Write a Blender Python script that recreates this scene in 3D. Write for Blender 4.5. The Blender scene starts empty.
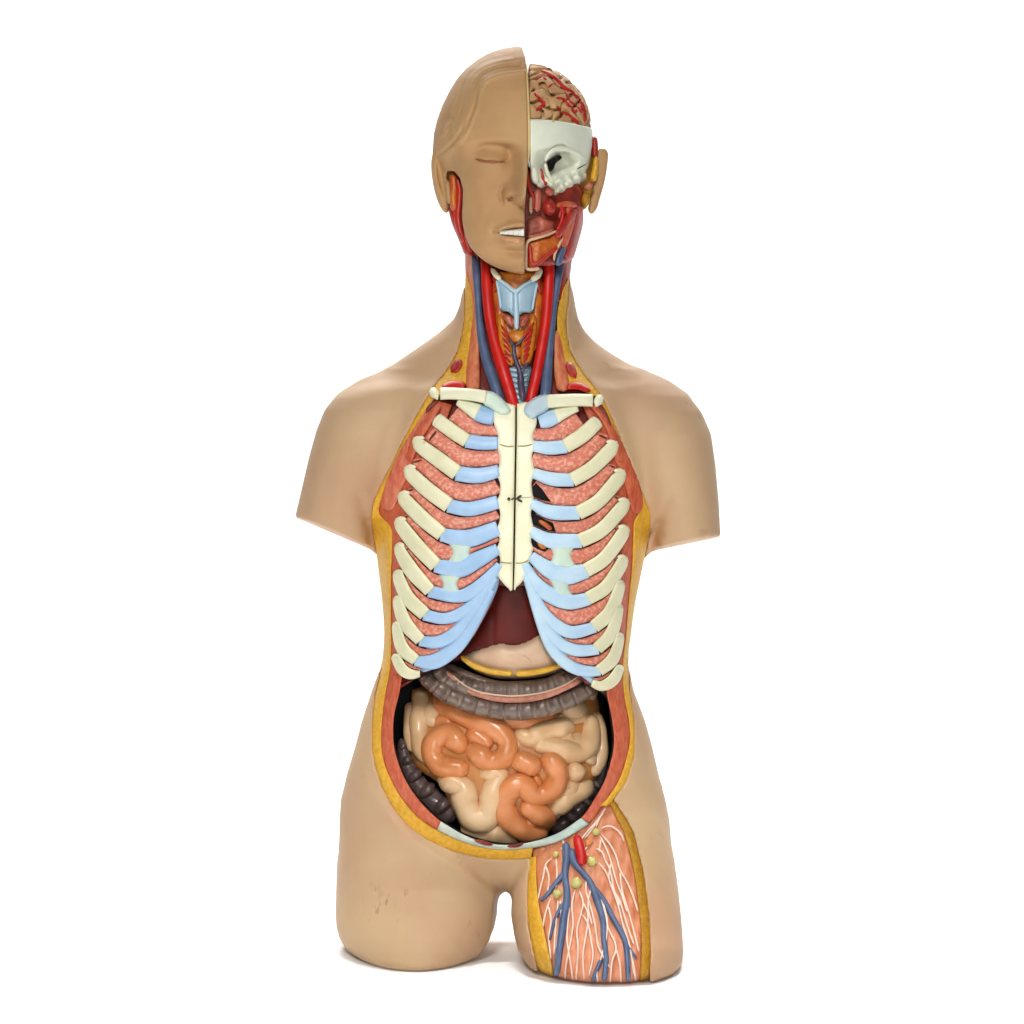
import bpy, bmesh, math, random
import numpy as np
from mathutils import Vector
from mathutils.geometry import delaunay_2d_cdt
random.seed(4); np.random.seed(4)
S = bpy.context.scene
COL = S.collection

# ---------------------------------------------------------------- space
# Everything is laid out in millimetres: x across, y down, d towards the viewer; the model is about 0.94 m tall
CAMZ, DIST = 0.442, 2000.0
def W(x, y, d):
    x = np.asarray(x, float); y = np.asarray(y, float); d = np.asarray(d, float)
    s = (DIST - d) / DIST
    return np.stack([(x - 512) / 1000 * s, -d / 1000 + 0 * s, CAMZ - (y - 512) / 1000 * s], -1)

# ---------------------------------------------------------------- materials
def s2l(c):
    return tuple(((v / 255) / 12.92 if v / 255 < 0.04045 else ((v / 255 + 0.055) / 1.055) ** 2.4) for v in c)
MATS = {}
SCUFFS = [(( -0.118, -0.055, 0.062), 0.030), ((0.170, -0.03, 0.42), 0.012), ((0.138, -0.05, 0.12), 0.014)]
ALB = 0.74
def mat(name, rgb, rough=0.4, rgb2=None, nscale=40, namt=0.5, bump=0.1, bscale=200, stretch=(1, 1, 1), spec=0.5,
        speck=None, metallic=0.0, coat=0.0, sss=0.0, contrast=(0.35, 0.65)):
    m = bpy.data.materials.new(name); m.use_nodes = True
    nt = m.node_tree; N = nt.nodes; L = nt.links
    b = N['Principled BSDF']
    b.inputs['Roughness'].default_value = rough
    b.inputs['Specular IOR Level'].default_value = spec
    b.inputs['Metallic'].default_value = metallic
    b.inputs['Coat Weight'].default_value = coat
    b.inputs['Coat Roughness'].default_value = 0.12
    if sss:
        b.inputs['Subsurface Weight'].default_value = sss
        b.inputs['Subsurface Radius'].default_value = (0.004, 0.002, 0.001)
        b.inputs['Subsurface Scale'].default_value = 1.0
    tc = N.new('ShaderNodeTexCoord'); mp = N.new('ShaderNodeMapping')
    mp.inputs['Scale'].default_value = stretch
    L.new(tc.outputs['Object'], mp.inputs['Vector'])
    k_ = 1.0 if name == 'paper' else (0.80 if name == 'skin' else (0.86 if name == 'face_skin' else 0.95))
    c1 = tuple(v * k_ for v in s2l(rgb)); c2 = tuple(v * k_ for v in s2l(rgb2)) if rgb2 else tuple(v * 0.82 for v in c1)
    nz = N.new('ShaderNodeTexNoise'); nz.inputs['Scale'].default_value = nscale; nz.inputs['Detail'].default_value = 5
    L.new(mp.outputs[0], nz.inputs['Vector'])
    rp = N.new('ShaderNodeMapRange'); rp.inputs['From Min'].default_value = contrast[0]; rp.inputs['From Max'].default_value = contrast[1]
    rp.inputs['To Max'].default_value = namt
    L.new(nz.outputs['Fac'], rp.inputs['Value'])
    mx = N.new('ShaderNodeMix'); mx.data_type = 'RGBA'
    mx.inputs[6].default_value = (*c1, 1); mx.inputs[7].default_value = (*c2, 1)
    L.new(rp.outputs[0], mx.inputs[0])
    out = mx.outputs[2]
    if speck:
        srgb, sscale, th, amt = speck
        vn = N.new('ShaderNodeTexNoise'); vn.inputs['Scale'].default_value = sscale; vn.inputs['Detail'].default_value = 8
        L.new(mp.outputs[0], vn.inputs['Vector'])
        r2 = N.new('ShaderNodeMapRange'); r2.inputs['From Min'].default_value = th; r2.inputs['From Max'].default_value = th + 0.05
        r2.inputs['To Max'].default_value = amt
        L.new(vn.outputs['Fac'], r2.inputs['Value'])
        m2 = N.new('ShaderNodeMix'); m2.data_type = 'RGBA'; m2.inputs[7].default_value = (*s2l(srgb), 1)
        L.new(out, m2.inputs[6]); L.new(r2.outputs[0], m2.inputs[0]); out = m2.outputs[2]
    if name == 'skin':
        for (pc, rad) in SCUFFS:
            vm = N.new('ShaderNodeVectorMath'); vm.operation = 'DISTANCE'; vm.inputs[1].default_value = pc
            L.new(tc.outputs['Object'], vm.inputs[0])
            r3 = N.new('ShaderNodeMapRange'); r3.inputs['From Min'].default_value = rad * .4; r3.inputs['From Max'].default_value = rad
            r3.inputs['To Min'].default_value = 1; r3.inputs['To Max'].default_value = 0
            L.new(vm.outputs['Value'], r3.inputs['Value'])
            sn = N.new('ShaderNodeTexNoise'); sn.inputs['Scale'].default_value = 120; sn.inputs['Detail'].default_value = 3
            mp2 = N.new('ShaderNodeMapping'); mp2.inputs['Rotation'].default_value = (0, .6, 0); mp2.inputs['Scale'].default_value = (1.6, 1, .6)
            L.new(tc.outputs['Object'], mp2.inputs['Vector']); L.new(mp2.outputs[0], sn.inputs['Vector'])
            r4 = N.new('ShaderNodeMapRange'); r4.inputs['From Min'].default_value = .60; r4.inputs['From Max'].default_value = .68; r4.inputs['To Max'].default_value = .5
            L.new(sn.outputs['Fac'], r4.inputs['Value'])
            ml = N.new('ShaderNodeMath'); ml.operation = 'MULTIPLY'; L.new(r3.outputs[0], ml.inputs[0]); L.new(r4.outputs[0], ml.inputs[1])
            m3 = N.new('ShaderNodeMix'); m3.data_type = 'RGBA'; m3.inputs[7].default_value = (*s2l((112, 84, 70)), 1)
            L.new(out, m3.inputs[6]); L.new(ml.outputs[0], m3.inputs[0]); out = m3.outputs[2]
    L.new(out, b.inputs['Base Color'])
    rr = N.new('ShaderNodeMapRange'); rr.inputs['To Min'].default_value = rough * 0.85; rr.inputs['To Max'].default_value = min(1, rough * 1.2)
    L.new(nz.outputs['Fac'], rr.inputs['Value']); L.new(rr.outputs[0], b.inputs['Roughness'])
    if bump:
        bn = N.new('ShaderNodeTexNoise'); bn.inputs['Scale'].default_value = bscale; bn.inputs['Detail'].default_value = 4
        L.new(mp.outputs[0], bn.inputs['Vector'])
        bp = N.new('ShaderNodeBump'); bp.inputs['Strength'].default_value = bump; bp.inputs['Distance'].default_value = 0.002
        L.new(bn.outputs['Fac'], bp.inputs['Height']); L.new(bp.outputs[0], b.inputs['Normal'])
    MATS[name] = m
    return m

mat('skin', (214, 181, 141), 0.55, (204, 164, 129), 9, 1.0, 0.05, 350, spec=0.2, speck=((150, 112, 84), 34, 0.67, 0.3))
mat('face_skin', (200, 160, 112), 0.6, (186, 142, 98), 14, 0.9, 0.05, 350, spec=0.15)
mat('slit', (150, 88, 52), 0.6)
mat('fat', (212, 154, 30), 0.5, (228, 178, 58), 260, 0.9, 0.5, 600, spec=0.4)
mat('fat_dark', (182, 132, 20), 0.5, (160, 108, 14), 260, 0.9, 0.5, 600, spec=0.4)
mat('rim_muscle', (200, 102, 66), 0.5, (178, 72, 44), 320, 0.9, 0.4, 600, (1, 1, 0.35))
mat('pec_muscle', (200, 92, 66), 0.45, (222, 138, 108), 150, 0.9, 0.5, 400, (1.6, 1, 0.5))
mat('pec_dark', (184, 74, 44), 0.5, (208, 106, 70), 150, 0.9, 0.5, 400, (1.6, 1, 0.5))
mat('deep_muscle', (130, 40, 26), 0.5, (90, 20, 14), 80, 0.9, 0.3, 300)
mat('intercostal', (216, 122, 98), 0.4, (240, 172, 148), 280, 0.9, 0.5, 380, (1, 1, 1.3), contrast=(0.47, 0.62))
mat('bone', (232, 228, 192), 0.45, (218, 216, 176), 50, 0.8, 0.12, 300)
mat('bone_pale', (240, 236, 204), 0.45, (226, 228, 196), 50, 0.8, 0.1, 300)
mat('sternum', (246, 242, 212), 0.5, (236, 232, 194), 40, 0.8, 0.1, 300)
mat('cartilage', (172, 203, 234), 0.38, (154, 189, 223), 45, 0.9, 0.08, 200)
mat('cartilage_pale', (196, 222, 238), 0.38, (176, 208, 234), 45, 0.9, 0.08, 200)
mat('cartilage_grey', (190, 208, 214), 0.4, (170, 192, 208), 60, 0.8, 0.08, 200)
mat('bridge', (208, 226, 204), 0.4, (190, 214, 210), 60, 0.8, 0.08, 200)
mat('suture', (150, 145, 80), 0.6)
mat('dark', (10, 8, 9), 0.6, (18, 13, 14), 30, 0.8, 0.1, 100, spec=.15)
mat('metal', (60, 58, 44), 0.4, metallic=0.7)
mat('liver', (98, 30, 22), 0.4, (70, 18, 14), 26, 0.9, 0.1, 120, spec=.18)
mat('stomach', (222, 190, 158), 0.4, (204, 164, 132), 40, 0.8, 0.1, 160)
mat('omentum', (226, 176, 52), 0.35, (206, 150, 36), 90, 0.8, 0.2, 250)
mat('colon', (120, 100, 86), 0.35, (82, 64, 56), 70, 0.9, 0.25, 200, coat=0.25)
mat('cecum', (106, 88, 84), 0.3, (80, 64, 60), 70, 0.9, 0.15, 180, coat=0.3)
mat('taenia', (196, 128, 104), 0.4, (156, 96, 78), 140, 0.9, 0.3, 300)
mat('gut_orange', (228, 150, 96), 0.3, (212, 128, 70), 30, 0.9, 0.06, 120, coat=0.25)
mat('gut_cream', (236, 200, 156), 0.34, (226, 182, 130), 30, 0.9, 0.06, 120, coat=0.2)
mat('mesentery', (192, 124, 62), 0.4, (204, 146, 84), 60, 0.9, 0.1, 200)
mat('ligament', (214, 220, 204), 0.4, (160, 186, 178), 50, 0.9, 0.2, 300)
mat('artery', (206, 24, 14), 0.42, (180, 14, 10), 40, 0.8, 0.05, 100)
mat('red_artery', (190, 36, 24), 0.5, (150, 20, 14), 80, 0.8, 0.1, 200, spec=.3)
mat('vein', (86, 104, 134), 0.42, (66, 80, 112), 60, 0.8, 0.08, 100)
mat('thyroid_vein', (78, 72, 92), 0.35, (60, 52, 72), 60, 0.8)
mat('larynx', (146, 176, 194), 0.35, (140, 172, 190), 60, 0.8, 0.06, 150)
mat('larynx_rim', (176, 206, 220), 0.35, (176, 206, 220), 60, 0.8, 0.06, 150)
mat('thyroid', (214, 140, 44), 0.35, (190, 96, 24), 150, 0.9, 0.3, 250)
mat('neck_muscle', (220, 136, 92), 0.42, (196, 92, 54), 90, 0.9, 0.35, 350, (2, 2, 0.3))
mat('face_bed', (160, 56, 36), 0.45, (116, 34, 22), 90, 0.9, 0.3, 250)
mat('red_muscle', (188, 48, 28), 0.38, (140, 26, 18), 70, 0.9, 0.3, 250, (1.5, 1.5, 0.4))
mat('orange_muscle', (204, 116, 36), 0.38, (168, 66, 26), 60, 0.9, 0.3, 250)
mat('pink_tissue', (196, 112, 88), 0.4, (150, 62, 48), 90, 0.9, 0.3, 250)
mat('brain', (206, 166, 118), 0.6, (186, 140, 98), 60, 0.9, 0.1, 200, spec=.15)
mat('skull', (230, 234, 216), 0.45, (220, 224, 200), 40, 0.9, 0.12, 250)
mat('orbit', (206, 198, 166), 0.5, (176, 166, 134), 60, 0.9, 0.15, 250)
mat('cut_edge', (216, 192, 132), 0.5, (206, 176, 110), 60, 0.8)
mat('lip_brown', (186, 136, 92), 0.5, (170, 118, 78), 60, 0.8)
mat('lip', (210, 158, 114), 0.4, (196, 142, 100), 60, 0.8)
mat('teeth', (238, 240, 228), 0.25, (224, 226, 206), 80, 0.6, 0.0)
mat('lip_cream', (222, 186, 150), 0.45, (206, 164, 126), 60, 0.8)
mat('thigh_muscle', (214, 144, 104), 0.42, (194, 114, 76), 80, 0.9, 0.3, 300, (2, 2, 0.35))
mat('nerve', (246, 222, 204), 0.4, (236, 200, 180), 120, 0.6, 0.05)
mat('lymph', (204, 206, 128), 0.45, (208, 188, 112), 200, 0.9, 0.3, 400)
mat('paper', (250, 250, 250), 0.9, (249, 249, 249), 5, 0.2, 0.0)

# ---------------------------------------------------------------- object helpers
ROOT = bpy.data.objects.new('anatomical_torso_model', None); COL.objects.link(ROOT)
ROOT['label'] = 'life size anatomical torso model with half opened head, blue and cream ribs and exposed intestines'
ROOT['category'] = 'anatomical model'
ROOT.empty_display_size = 0.1

def link(name, verts, faces, m, parent=ROOT, label=None, smooth=True, quads=None):
    me = bpy.data.meshes.new(name)
    if quads is not None:
        n, k = len(verts), len(quads)
        me.vertices.add(n); me.vertices.foreach_set('co', np.asarray(verts, np.float32).ravel())
        me.loops.add(4 * k); me.polygons.add(k)
        me.loops.foreach_set('vertex_index', np.asarray(quads, np.int32).ravel())
        me.polygons.foreach_set('loop_start', np.arange(0, 4 * k, 4, dtype=np.int32))
        me.update(calc_edges=True)
    else:
        me.from_pydata([tuple(map(float, v)) for v in verts], [], [tuple(int(i) for i in f) for f in faces])
        bm = bmesh.new(); bm.from_mesh(me)
        bmesh.ops.recalc_face_normals(bm, faces=bm.faces[:])
        bm.to_mesh(me); bm.free()
    me.polygons.foreach_set('use_smooth', [smooth] * len(me.polygons))
    me.materials.append(MATS[m])
    o = bpy.data.objects.new(name, me); COL.objects.link(o)
    if parent: o.parent = parent
    if label: o['label'] = label
    return o
def node(name, label=None, parent=ROOT):
    o = bpy.data.objects.new(name, None); COL.objects.link(o); o.parent = parent
    o.empty_display_size = 0.02
    if label: o['label'] = label
    return o

# ---------------------------------------------------------------- implicit surfaces -> quads
def nets(f, xs, ys, ds):
    inside = f < 0
    nx, ny, nz = f.shape
    c = [(i, j, k) for i in (0, 1) for j in (0, 1) for k in (0, 1)]
    cnt = np.zeros((nx - 1, ny - 1, nz - 1), np.int8)
    for i, j, k in c: cnt += inside[i:nx - 1 + i, j:ny - 1 + j, k:nz - 1 + k]
    act = (cnt > 0) & (cnt < 8)
    I, J, K = np.nonzero(act)
    acc = np.zeros((len(I), 3)); num = np.zeros(len(I))
    for a in c:
        for ax in range(3):
            if a[ax]: continue
            b = list(a); b[ax] = 1
            fa = f[I + a[0], J + a[1], K + a[2]]; fb = f[I + b[0], J + b[1], K + b[2]]
            m = (fa < 0) != (fb < 0)
            t = np.where(m, fa / np.where(m, fa - fb, 1), 0)
            p = np.stack([np.full(len(I), a[0], float), np.full(len(I), a[1], float), np.full(len(I), a[2], float)], -1)
            p[:, ax] += t
            acc[m] += p[m]; num[m] += 1
    acc /= num[:, None]
    px = xs[0] + (I + acc[:, 0]) * (xs[1] - xs[0]); py = ys[0] + (J + acc[:, 1]) * (ys[1] - ys[0]); pd = ds[0] + (K + acc[:, 2]) * (ds[1] - ds[0])
    idx = -np.ones(act.shape, np.int64); idx[I, J, K] = np.arange(len(I))
    quads = []
    for ax in range(3):
        sl = [slice(1, n - 1) for n in (nx, ny, nz)]
        s0 = list(sl); s0[ax] = slice(0, (nx, ny, nz)[ax] - 1); s1 = list(sl); s1[ax] = slice(1, (nx, ny, nz)[ax])
        A = inside[tuple(s0)]; B = inside[tuple(s1)]
        m = A != B
        e = np.argwhere(m); fl = A[m]
        off = [1, 1, 1]; off[ax] = 0
        e = e + np.array(off)
        u, v = [(1, 2), (2, 0), (0, 1)][ax]
        def g(du, dv):
            q = e.copy(); q[:, u] -= du; q[:, v] -= dv
            return idx[q[:, 0], q[:, 1], q[:, 2]]
        Q = np.stack([g(1, 1), g(0, 1), g(0, 0), g(1, 0)], -1)
        Q[fl] = Q[fl]; Q[~fl] = Q[~fl][:, ::-1]
        quads.append(Q)
    Q = np.concatenate(quads)[:, ::-1]
    Q = Q[(Q >= 0).all(1)]
    return W(px, py, pd), Q
def box3(x0, x1, y0, y1, d0, d1, h):
    xs = np.arange(x0, x1 + h, h); ys = np.arange(y0, y1 + h, h); ds = np.arange(d0, d1 + h, h)
    X, Y, D = np.meshgrid(xs, ys, ds, indexing='ij')
    return xs, ys, ds, X.astype(np.float32), Y.astype(np.float32), D.astype(np.float32)
def smin(a, b, k):
    h = np.clip(0.5 + 0.5 * (b - a) / k, 0, 1)
    return b + (a - b) * h - k * h * (1 - h)
def smax(a, b, k): return -smin(-a, -b, k)
def normed(f, h):
    gx, gy, gz = np.gradient(f, h)
    return f / np.maximum(np.sqrt(gx * gx + gy * gy + gz * gz), 0.15)
def loft(rows, ys, X, Y, D, n, h, endk=4.0, sm=9):
    R = np.array(rows, float)
    yy = np.arange(R[0, 0] - 40, R[-1, 0] + 40, 1.0)
    T = [np.interp(yy, R[:, 0], R[:, i]) for i in range(1, 5)]
    ker = np.hanning(sm + 2); ker /= ker.sum()
    T = [np.convolve(np.pad(t, sm, mode='edge'), ker, 'same')[sm:-sm] for t in T]
    L, Rr, F, B = [np.interp(ys, yy, t)[None, :, None] for t in T]
    cx, a, cd, b = (L + Rr) / 2, (Rr - L) / 2, (F + B) / 2, (F - B) / 2
    u = np.abs((X - cx) / a); v = np.abs((D - cd) / b)
    f = ((u ** n + v ** n) ** (1 / n) - 1) * np.minimum(a, b)
    f = normed(f.astype(np.float32), h)
    f = smax(f, Y - R[-1, 0], endk); f = smax(f, R[0, 0] - Y, endk)
    return f
def poly_sd(P, X, Y):
    P = np.array(P, float); Q = np.roll(P, -1, 0)
    dm = np.full(X.shape, 1e9); ins = np.zeros(X.shape, bool)
    for (ax, ay), (bx, by) in zip(P, Q):
        ex, ey = bx - ax, by - ay
        t = np.clip(((X - ax) * ex + (Y - ay) * ey) / (ex * ex + ey * ey + 1e-9), 0, 1)
        dm = np.minimum(dm, (X - ax - t * ex) ** 2 + (Y - ay - t * ey) ** 2)
        c = ((ay > Y) != (by > Y)) & (X < (bx - ax) * (Y - ay) / (by - ay + 1e-12) + ax)
        ins ^= c
    dm = np.sqrt(dm)
    return np.where(ins, -dm, dm)
def crom(P, step=2.5):
    P = np.array(P, float)
    if len(P) < 2: return P
    E = np.vstack([2 * P[0] - P[1], P, 2 * P[-1] - P[-2]])
    out = []
    for i in range(1, len(E) - 2):
        p0, p1, p2, p3 = E[i - 1:i + 3]
        n = max(2, int(np.hypot(*(p2 - p1)[:2]) / step))
        for t in np.arange(n) / n:
            out.append(0.5 * (2 * p1 + (p2 - p0) * t + (2 * p0 - 5 * p1 + 4 * p2 - p3) * t * t + (3 * p1 - p0 - 3 * p2 + p3) * t ** 3))
    out.append(P[-1])
    return np.array(out)

# ---------------------------------------------------------------- outlines
AL = [(465.5,274),(465,290),(464.5,305),(464,320),(462,335),(458,350),(452,362),(444,374),(436,384),(428,396),(421,408),(413,422),(405,437),(396,455),(388,472),(380,488),(374,502),(371.5,516),(373,532),(376,550),(379,575),(382,600),(384,630),(383,655),(380,675),(375,695),(372.5,720),(372,745),(375,765),(381,785),(392,806),(408,826),(428,840),(452,851),(480,857.5),(505,860),(531,858)]
BL = [(466.5,274),(471,290),(474,305),(474,320),(471,335),(470,350),(468,362),(467,374),(466,385),(436,398),(427,410),(419,424),(411,439),(402,457),(394,474),(386,490),(380,504),(380,515),(391,528),(392,550),(391,575),(391,600),(391,630),(391,655),(389,675),(385,695),(382,720),(381,742),(384,762),(391,780),(402,799),(418,817),(437,830),(460,841),(482,847.5),(505,850),(533,848)]
AR = [(569.5,278),(569,290),(568,305),(566,320),(567,335),(570,350),(576,362),(584,374),(592,384),(600,394),(607,407),(613,421),(621,440),(629,460),(637,480),(645,500),(650.5,515),(650,530),(646,550),(641,575),(635,605),(631,635),(628,660),(629,680),(631,700),(634,720),(635,740),(633,760),(627,780),(616,797),(608,806)]
BR = [(568.5,278),(563,290),(558.5,305),(557,320),(558,335),(561,350),(563,362),(565,374),(568,385),(598,398),(603,411),(609,426),(616,445),(624,465),(631,484),(636,501),(638,513),(634,523),(633,545),(632,570),(629,600),(626,635),(623,660),(623,680),(625,700),(629,720),(630,740),(626,760),(619,780),(608,797),(600,806)]
OPEN = [(452,215),(452,272)] + AL + [(560,848),(590,828),(608,806)] + AR[::-1][1:] + [(584,276),(584,215)]
PANEL = [(531,858),(533,849),(545,846),(562,840),(589,823),(606,803),(612,799),(616,803),(626,818),(634,833),(643.5,872),(649,913),(651,954),(649,1000),(545,1000),(540,978),(534,955),(529,930),(527,905),(528,880)]
CAV = [(500,575),(530,575),(545,640),(600,690),(609,700),(612,720),(614,742),(610,765),(603,785),(592,806),(582,818),(558,834),(530,843),(505,845),(482,841),(462,834),(440,821),(432,813),(419,800),(406,782),(398,762),(393,742),(392,722),(395,705),(398,685),(430,672),(470,640)]

# ---------------------------------------------------------------- body skin
h = 2.25
xs, ys, ds, X, Y, D = box3(284, 736, 214, 1010, -122, 160, h)
torso = loft([(325,488,542,30,-50),(350,462,572,38,-58),(370,430,606,48,-65),(390,400,636,60,-72),(420,381,650,73,-82),(460,373,656,84,-90),
 (510,373,653,90,-92),(550,378,646.5,92,-92),(580,381,640,92,-90),(610,383,634.5,91,-88),(640,384,630,89,-86),(665,381,629,87,-85),
 (690,372,633.5,86,-88),(720,362,645,85,-95),(745,355.5,652,84,-100),(775,346.5,659,82,-106),(800,341,664.5,78,-110),(822,341.5,666,70,-108),(845,346,665,60,-106),(880,388,640,38,-95),(891,420,600,25,-80)],
 ys, X, Y, D, 2.3, h, 14)
lleg = loft([(765,366,470,30,-80),(800,349,485,50,-92),(822,343.5,495,58,-94),(845,339.5,500,62,-94),(862,337,502,64,-92),(890,336,498.5,62,-90),(915,335.5,497,66,-90),(928,336.5,494,69,-89),(940,340,489,72,-88),(952,348,480,74,-84),(966,360,466,75,-78),(1004,392,440,75,-60)], ys, X, Y, D, 2.25, h)
rleg = loft([(790,590,655,40,-85),(820,545,667,68,-78),(860,520,674.5,90,-60),(890,512,678.5,104,-46),(915,511,681,118,-32),(935,514,682.5,128,-24),(950,518,683.5,138,-16),(964,526,682,143,-12),(975,535,677,146,-9),(984,545,668,147,-6),(1004,572,645,148,0)], ys, X, Y, D, 2.35, h)
neck = loft([(214,463,574,34,-66),(255,466,572,38,-64),(290,465,570.5,42,-62),(320,463,573.5,46,-62),(345,463,575,50,-62),(372,470,566,54,-62)], ys, X, Y, D, 2.0, h)
trap = loft([(292,465,570,20,-56),(306,461,573,24,-60),(319,454,577,26,-60),(332,440,585.5,28,-62),(342,426,595,28,-62),(353,410,610,28,-62),(366,391,632,28,-62),(381,362,662,25,-60),(397,340,686,20,-58)], ys, X, Y, D, 2.0, h, 8)
larm = loft([(374,392,430,6,-30),(382,364,438,20,-38),(390,346,436,30,-44),(398,334,434,36,-48),(410,324.5,430,42,-52),(430,316.5,420,47,-56),(455,309.5,408,50,-58),(485,302.5,395,49,-58),(515,295.5,384,46,-57),(560,287,374,42,-55)], ys, X, Y, D, 2.2, h, 6)
rarm = loft([(372,596,644,8,-30),(383,590,670,22,-38),(396,594,689,34,-46),(412,602,701.5,42,-52),(434,613,711,48,-56),(465,628,715.5,50,-58),(505,639,719,48,-58),(535,647,720.5,45,-56),(570,650,722,42,-55)], ys, X, Y, D, 2.2, h, 6)
cl = ((X - 297) * -0.392 + (Y - 517) * 0.92) + 2.0 + 0.0016 * (D + 5) ** 2 - 0.0
cr = ((X - 720) * 0.205 + (Y - 536) * 0.979) + 2.0 + 0.0018 * (D + 5) ** 2
larm = smax(larm, cl - 3, 2.5); rarm = smax(rarm, cr - 3, 2.5)
up = smin(smin(torso, trap, 16), neck, 12)
up = smin(up, larm, 11); up = smin(up, rarm, 11)
low = np.minimum(lleg, rleg)
body = smin(up, low, 13)
def groove(P, sg, a, dmin=-5):
    global body
    x2, y2 = X[:, :, 0].astype(float), Y[:, :, 0].astype(float); dm = np.full(x2.shape, 1e9)
    C = crom(P, 4)
    for (ax, ay), (bx, by) in zip(C[:-1], C[1:]):
        ex, ey = bx - ax, by - ay
        t = np.clip(((x2 - ax) * ex + (y2 - ay) * ey) / (ex * ex + ey * ey + 1e-9), 0, 1)
        dm = np.minimum(dm, (x2 - ax - t * ex) ** 2 + (y2 - ay - t * ey) ** 2)
    body = body + (a * np.exp(-dm / sg ** 2)).astype(np.float32)[:, :, None] * np.clip((D - dmin) / 15, 0, 1)
tsd = -poly_sd(crom([(366,770),(384,797),(405,822),(430,842),(455,858),(478,875),(499,890),(499,915)], 3).tolist() + [(499,990),(320,990),(320,770)], X[:, :, 0].astype(float), Y[:, :, 0].astype(float))
tsd = ((9 * np.clip((tsd + 2) / 9, 0, 1) ** 1.5 * np.exp(-np.clip(tsd, 0, None) / 55)) * np.clip((X[:, :, 0] - 350) / 60, 0, 1)).astype(np.float32)
body = body - tsd[:, :, None] * np.clip((D - 10) / 25, 0, 1)
groove([(384,379),(410,380),(440,379)], 6, .8); groove([(590,378),(612,380),(640,380)], 6, .8)
groove([(360,500),(365,515),(370,532),(375,552)], 6, 2.5, 0); groove([(669,502),(661,518),(655,536),(650,556)], 6, 2.5, 0)
groove([(367,522),(371,535),(375,552)], 5, 4, 0); groove([(659,524),(655,536),(650,556)], 5, 4, 0)
groove([(531,888),(545,885),(600,870)], 8, 1.0)
floor_y = 512 + 442.0 / ((DIST - D) / DIST)
body = smax(body, Y - floor_y, 8.0)
del torso, lleg, rleg, neck, trap, larm, rarm, cl, cr, up, low, floor_y
# front surface of the whole figure: height field used by every inlaid layer
ins = body < 0
kmax = ins.shape[2] - 1 - np.argmax(ins[:, :, ::-1], axis=2)
kk = np.clip(kmax, 0, ins.shape[2] - 2)
ii, jj = np.meshgrid(np.arange(len(xs)), np.arange(len(ys)), indexing='ij')
fa = body[ii, jj, kk]; fb = body[ii, jj, kk + 1]
GF = ds[0] + (kk + np.clip(fa / (fa - fb - 1e-9), 0, 1)) * h
GF = np.where(ins.any(2), GF, -10.0)
def blur(A, n):
    for _ in range(n):
        P = np.pad(A, 1, mode='edge'); A = (P[:-2, 1:-1] + P[2:, 1:-1] + 2 * A) / 4
        P = np.pad(A, 1, mode='edge'); A = (P[1:-1, :-2] + P[1:-1, 2:] + 2 * A) / 4
    return A
GS = blur(GF, 3)
def bil(A, x, y):
    u = np.clip((np.asarray(x, float) - xs[0]) / h, 0, len(xs) - 1.001); v = np.clip((np.asarray(y, float) - ys[0]) / h, 0, len(ys) - 1.001)
    i = u.astype(int); j = v.astype(int); a = u - i; b = v - j
    return A[i, j] * (1 - a) * (1 - b) + A[i + 1, j] * a * (1 - b) + A[i, j + 1] * (1 - a) * b + A[i + 1, j + 1] * a * b
def G(x, y): return bil(GS, x, y)
X2, Y2 = X[:, :, 0], Y[:, :, 0]
sdo = poly_sd(OPEN, X2, Y2); sdc = poly_sd(CAV, X2, Y2); sdp = poly_sd(PANEL, X2, Y2)
cut = smax(sdo[:, :, None] + 0.3, (GS - 20)[:, :, None] - D, 2.0)
body = smax(body, -cut, 1.6)
cut = np.maximum(sdc[:, :, None], -42 - D); body = np.maximum(body, -cut)
cut = smax(sdp[:, :, None] + 0.3, (GS - 13)[:, :, None] - D, 2.0); body = smax(body, -cut, 1.6)
v, q = nets(body.astype(np.float64), xs, ys, ds)
SKIN = link('body_shell', v, None, 'skin', quads=q, label='smooth tan skin of shoulders, hips and thighs')
del body, cut, X, Y, D, ins

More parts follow.
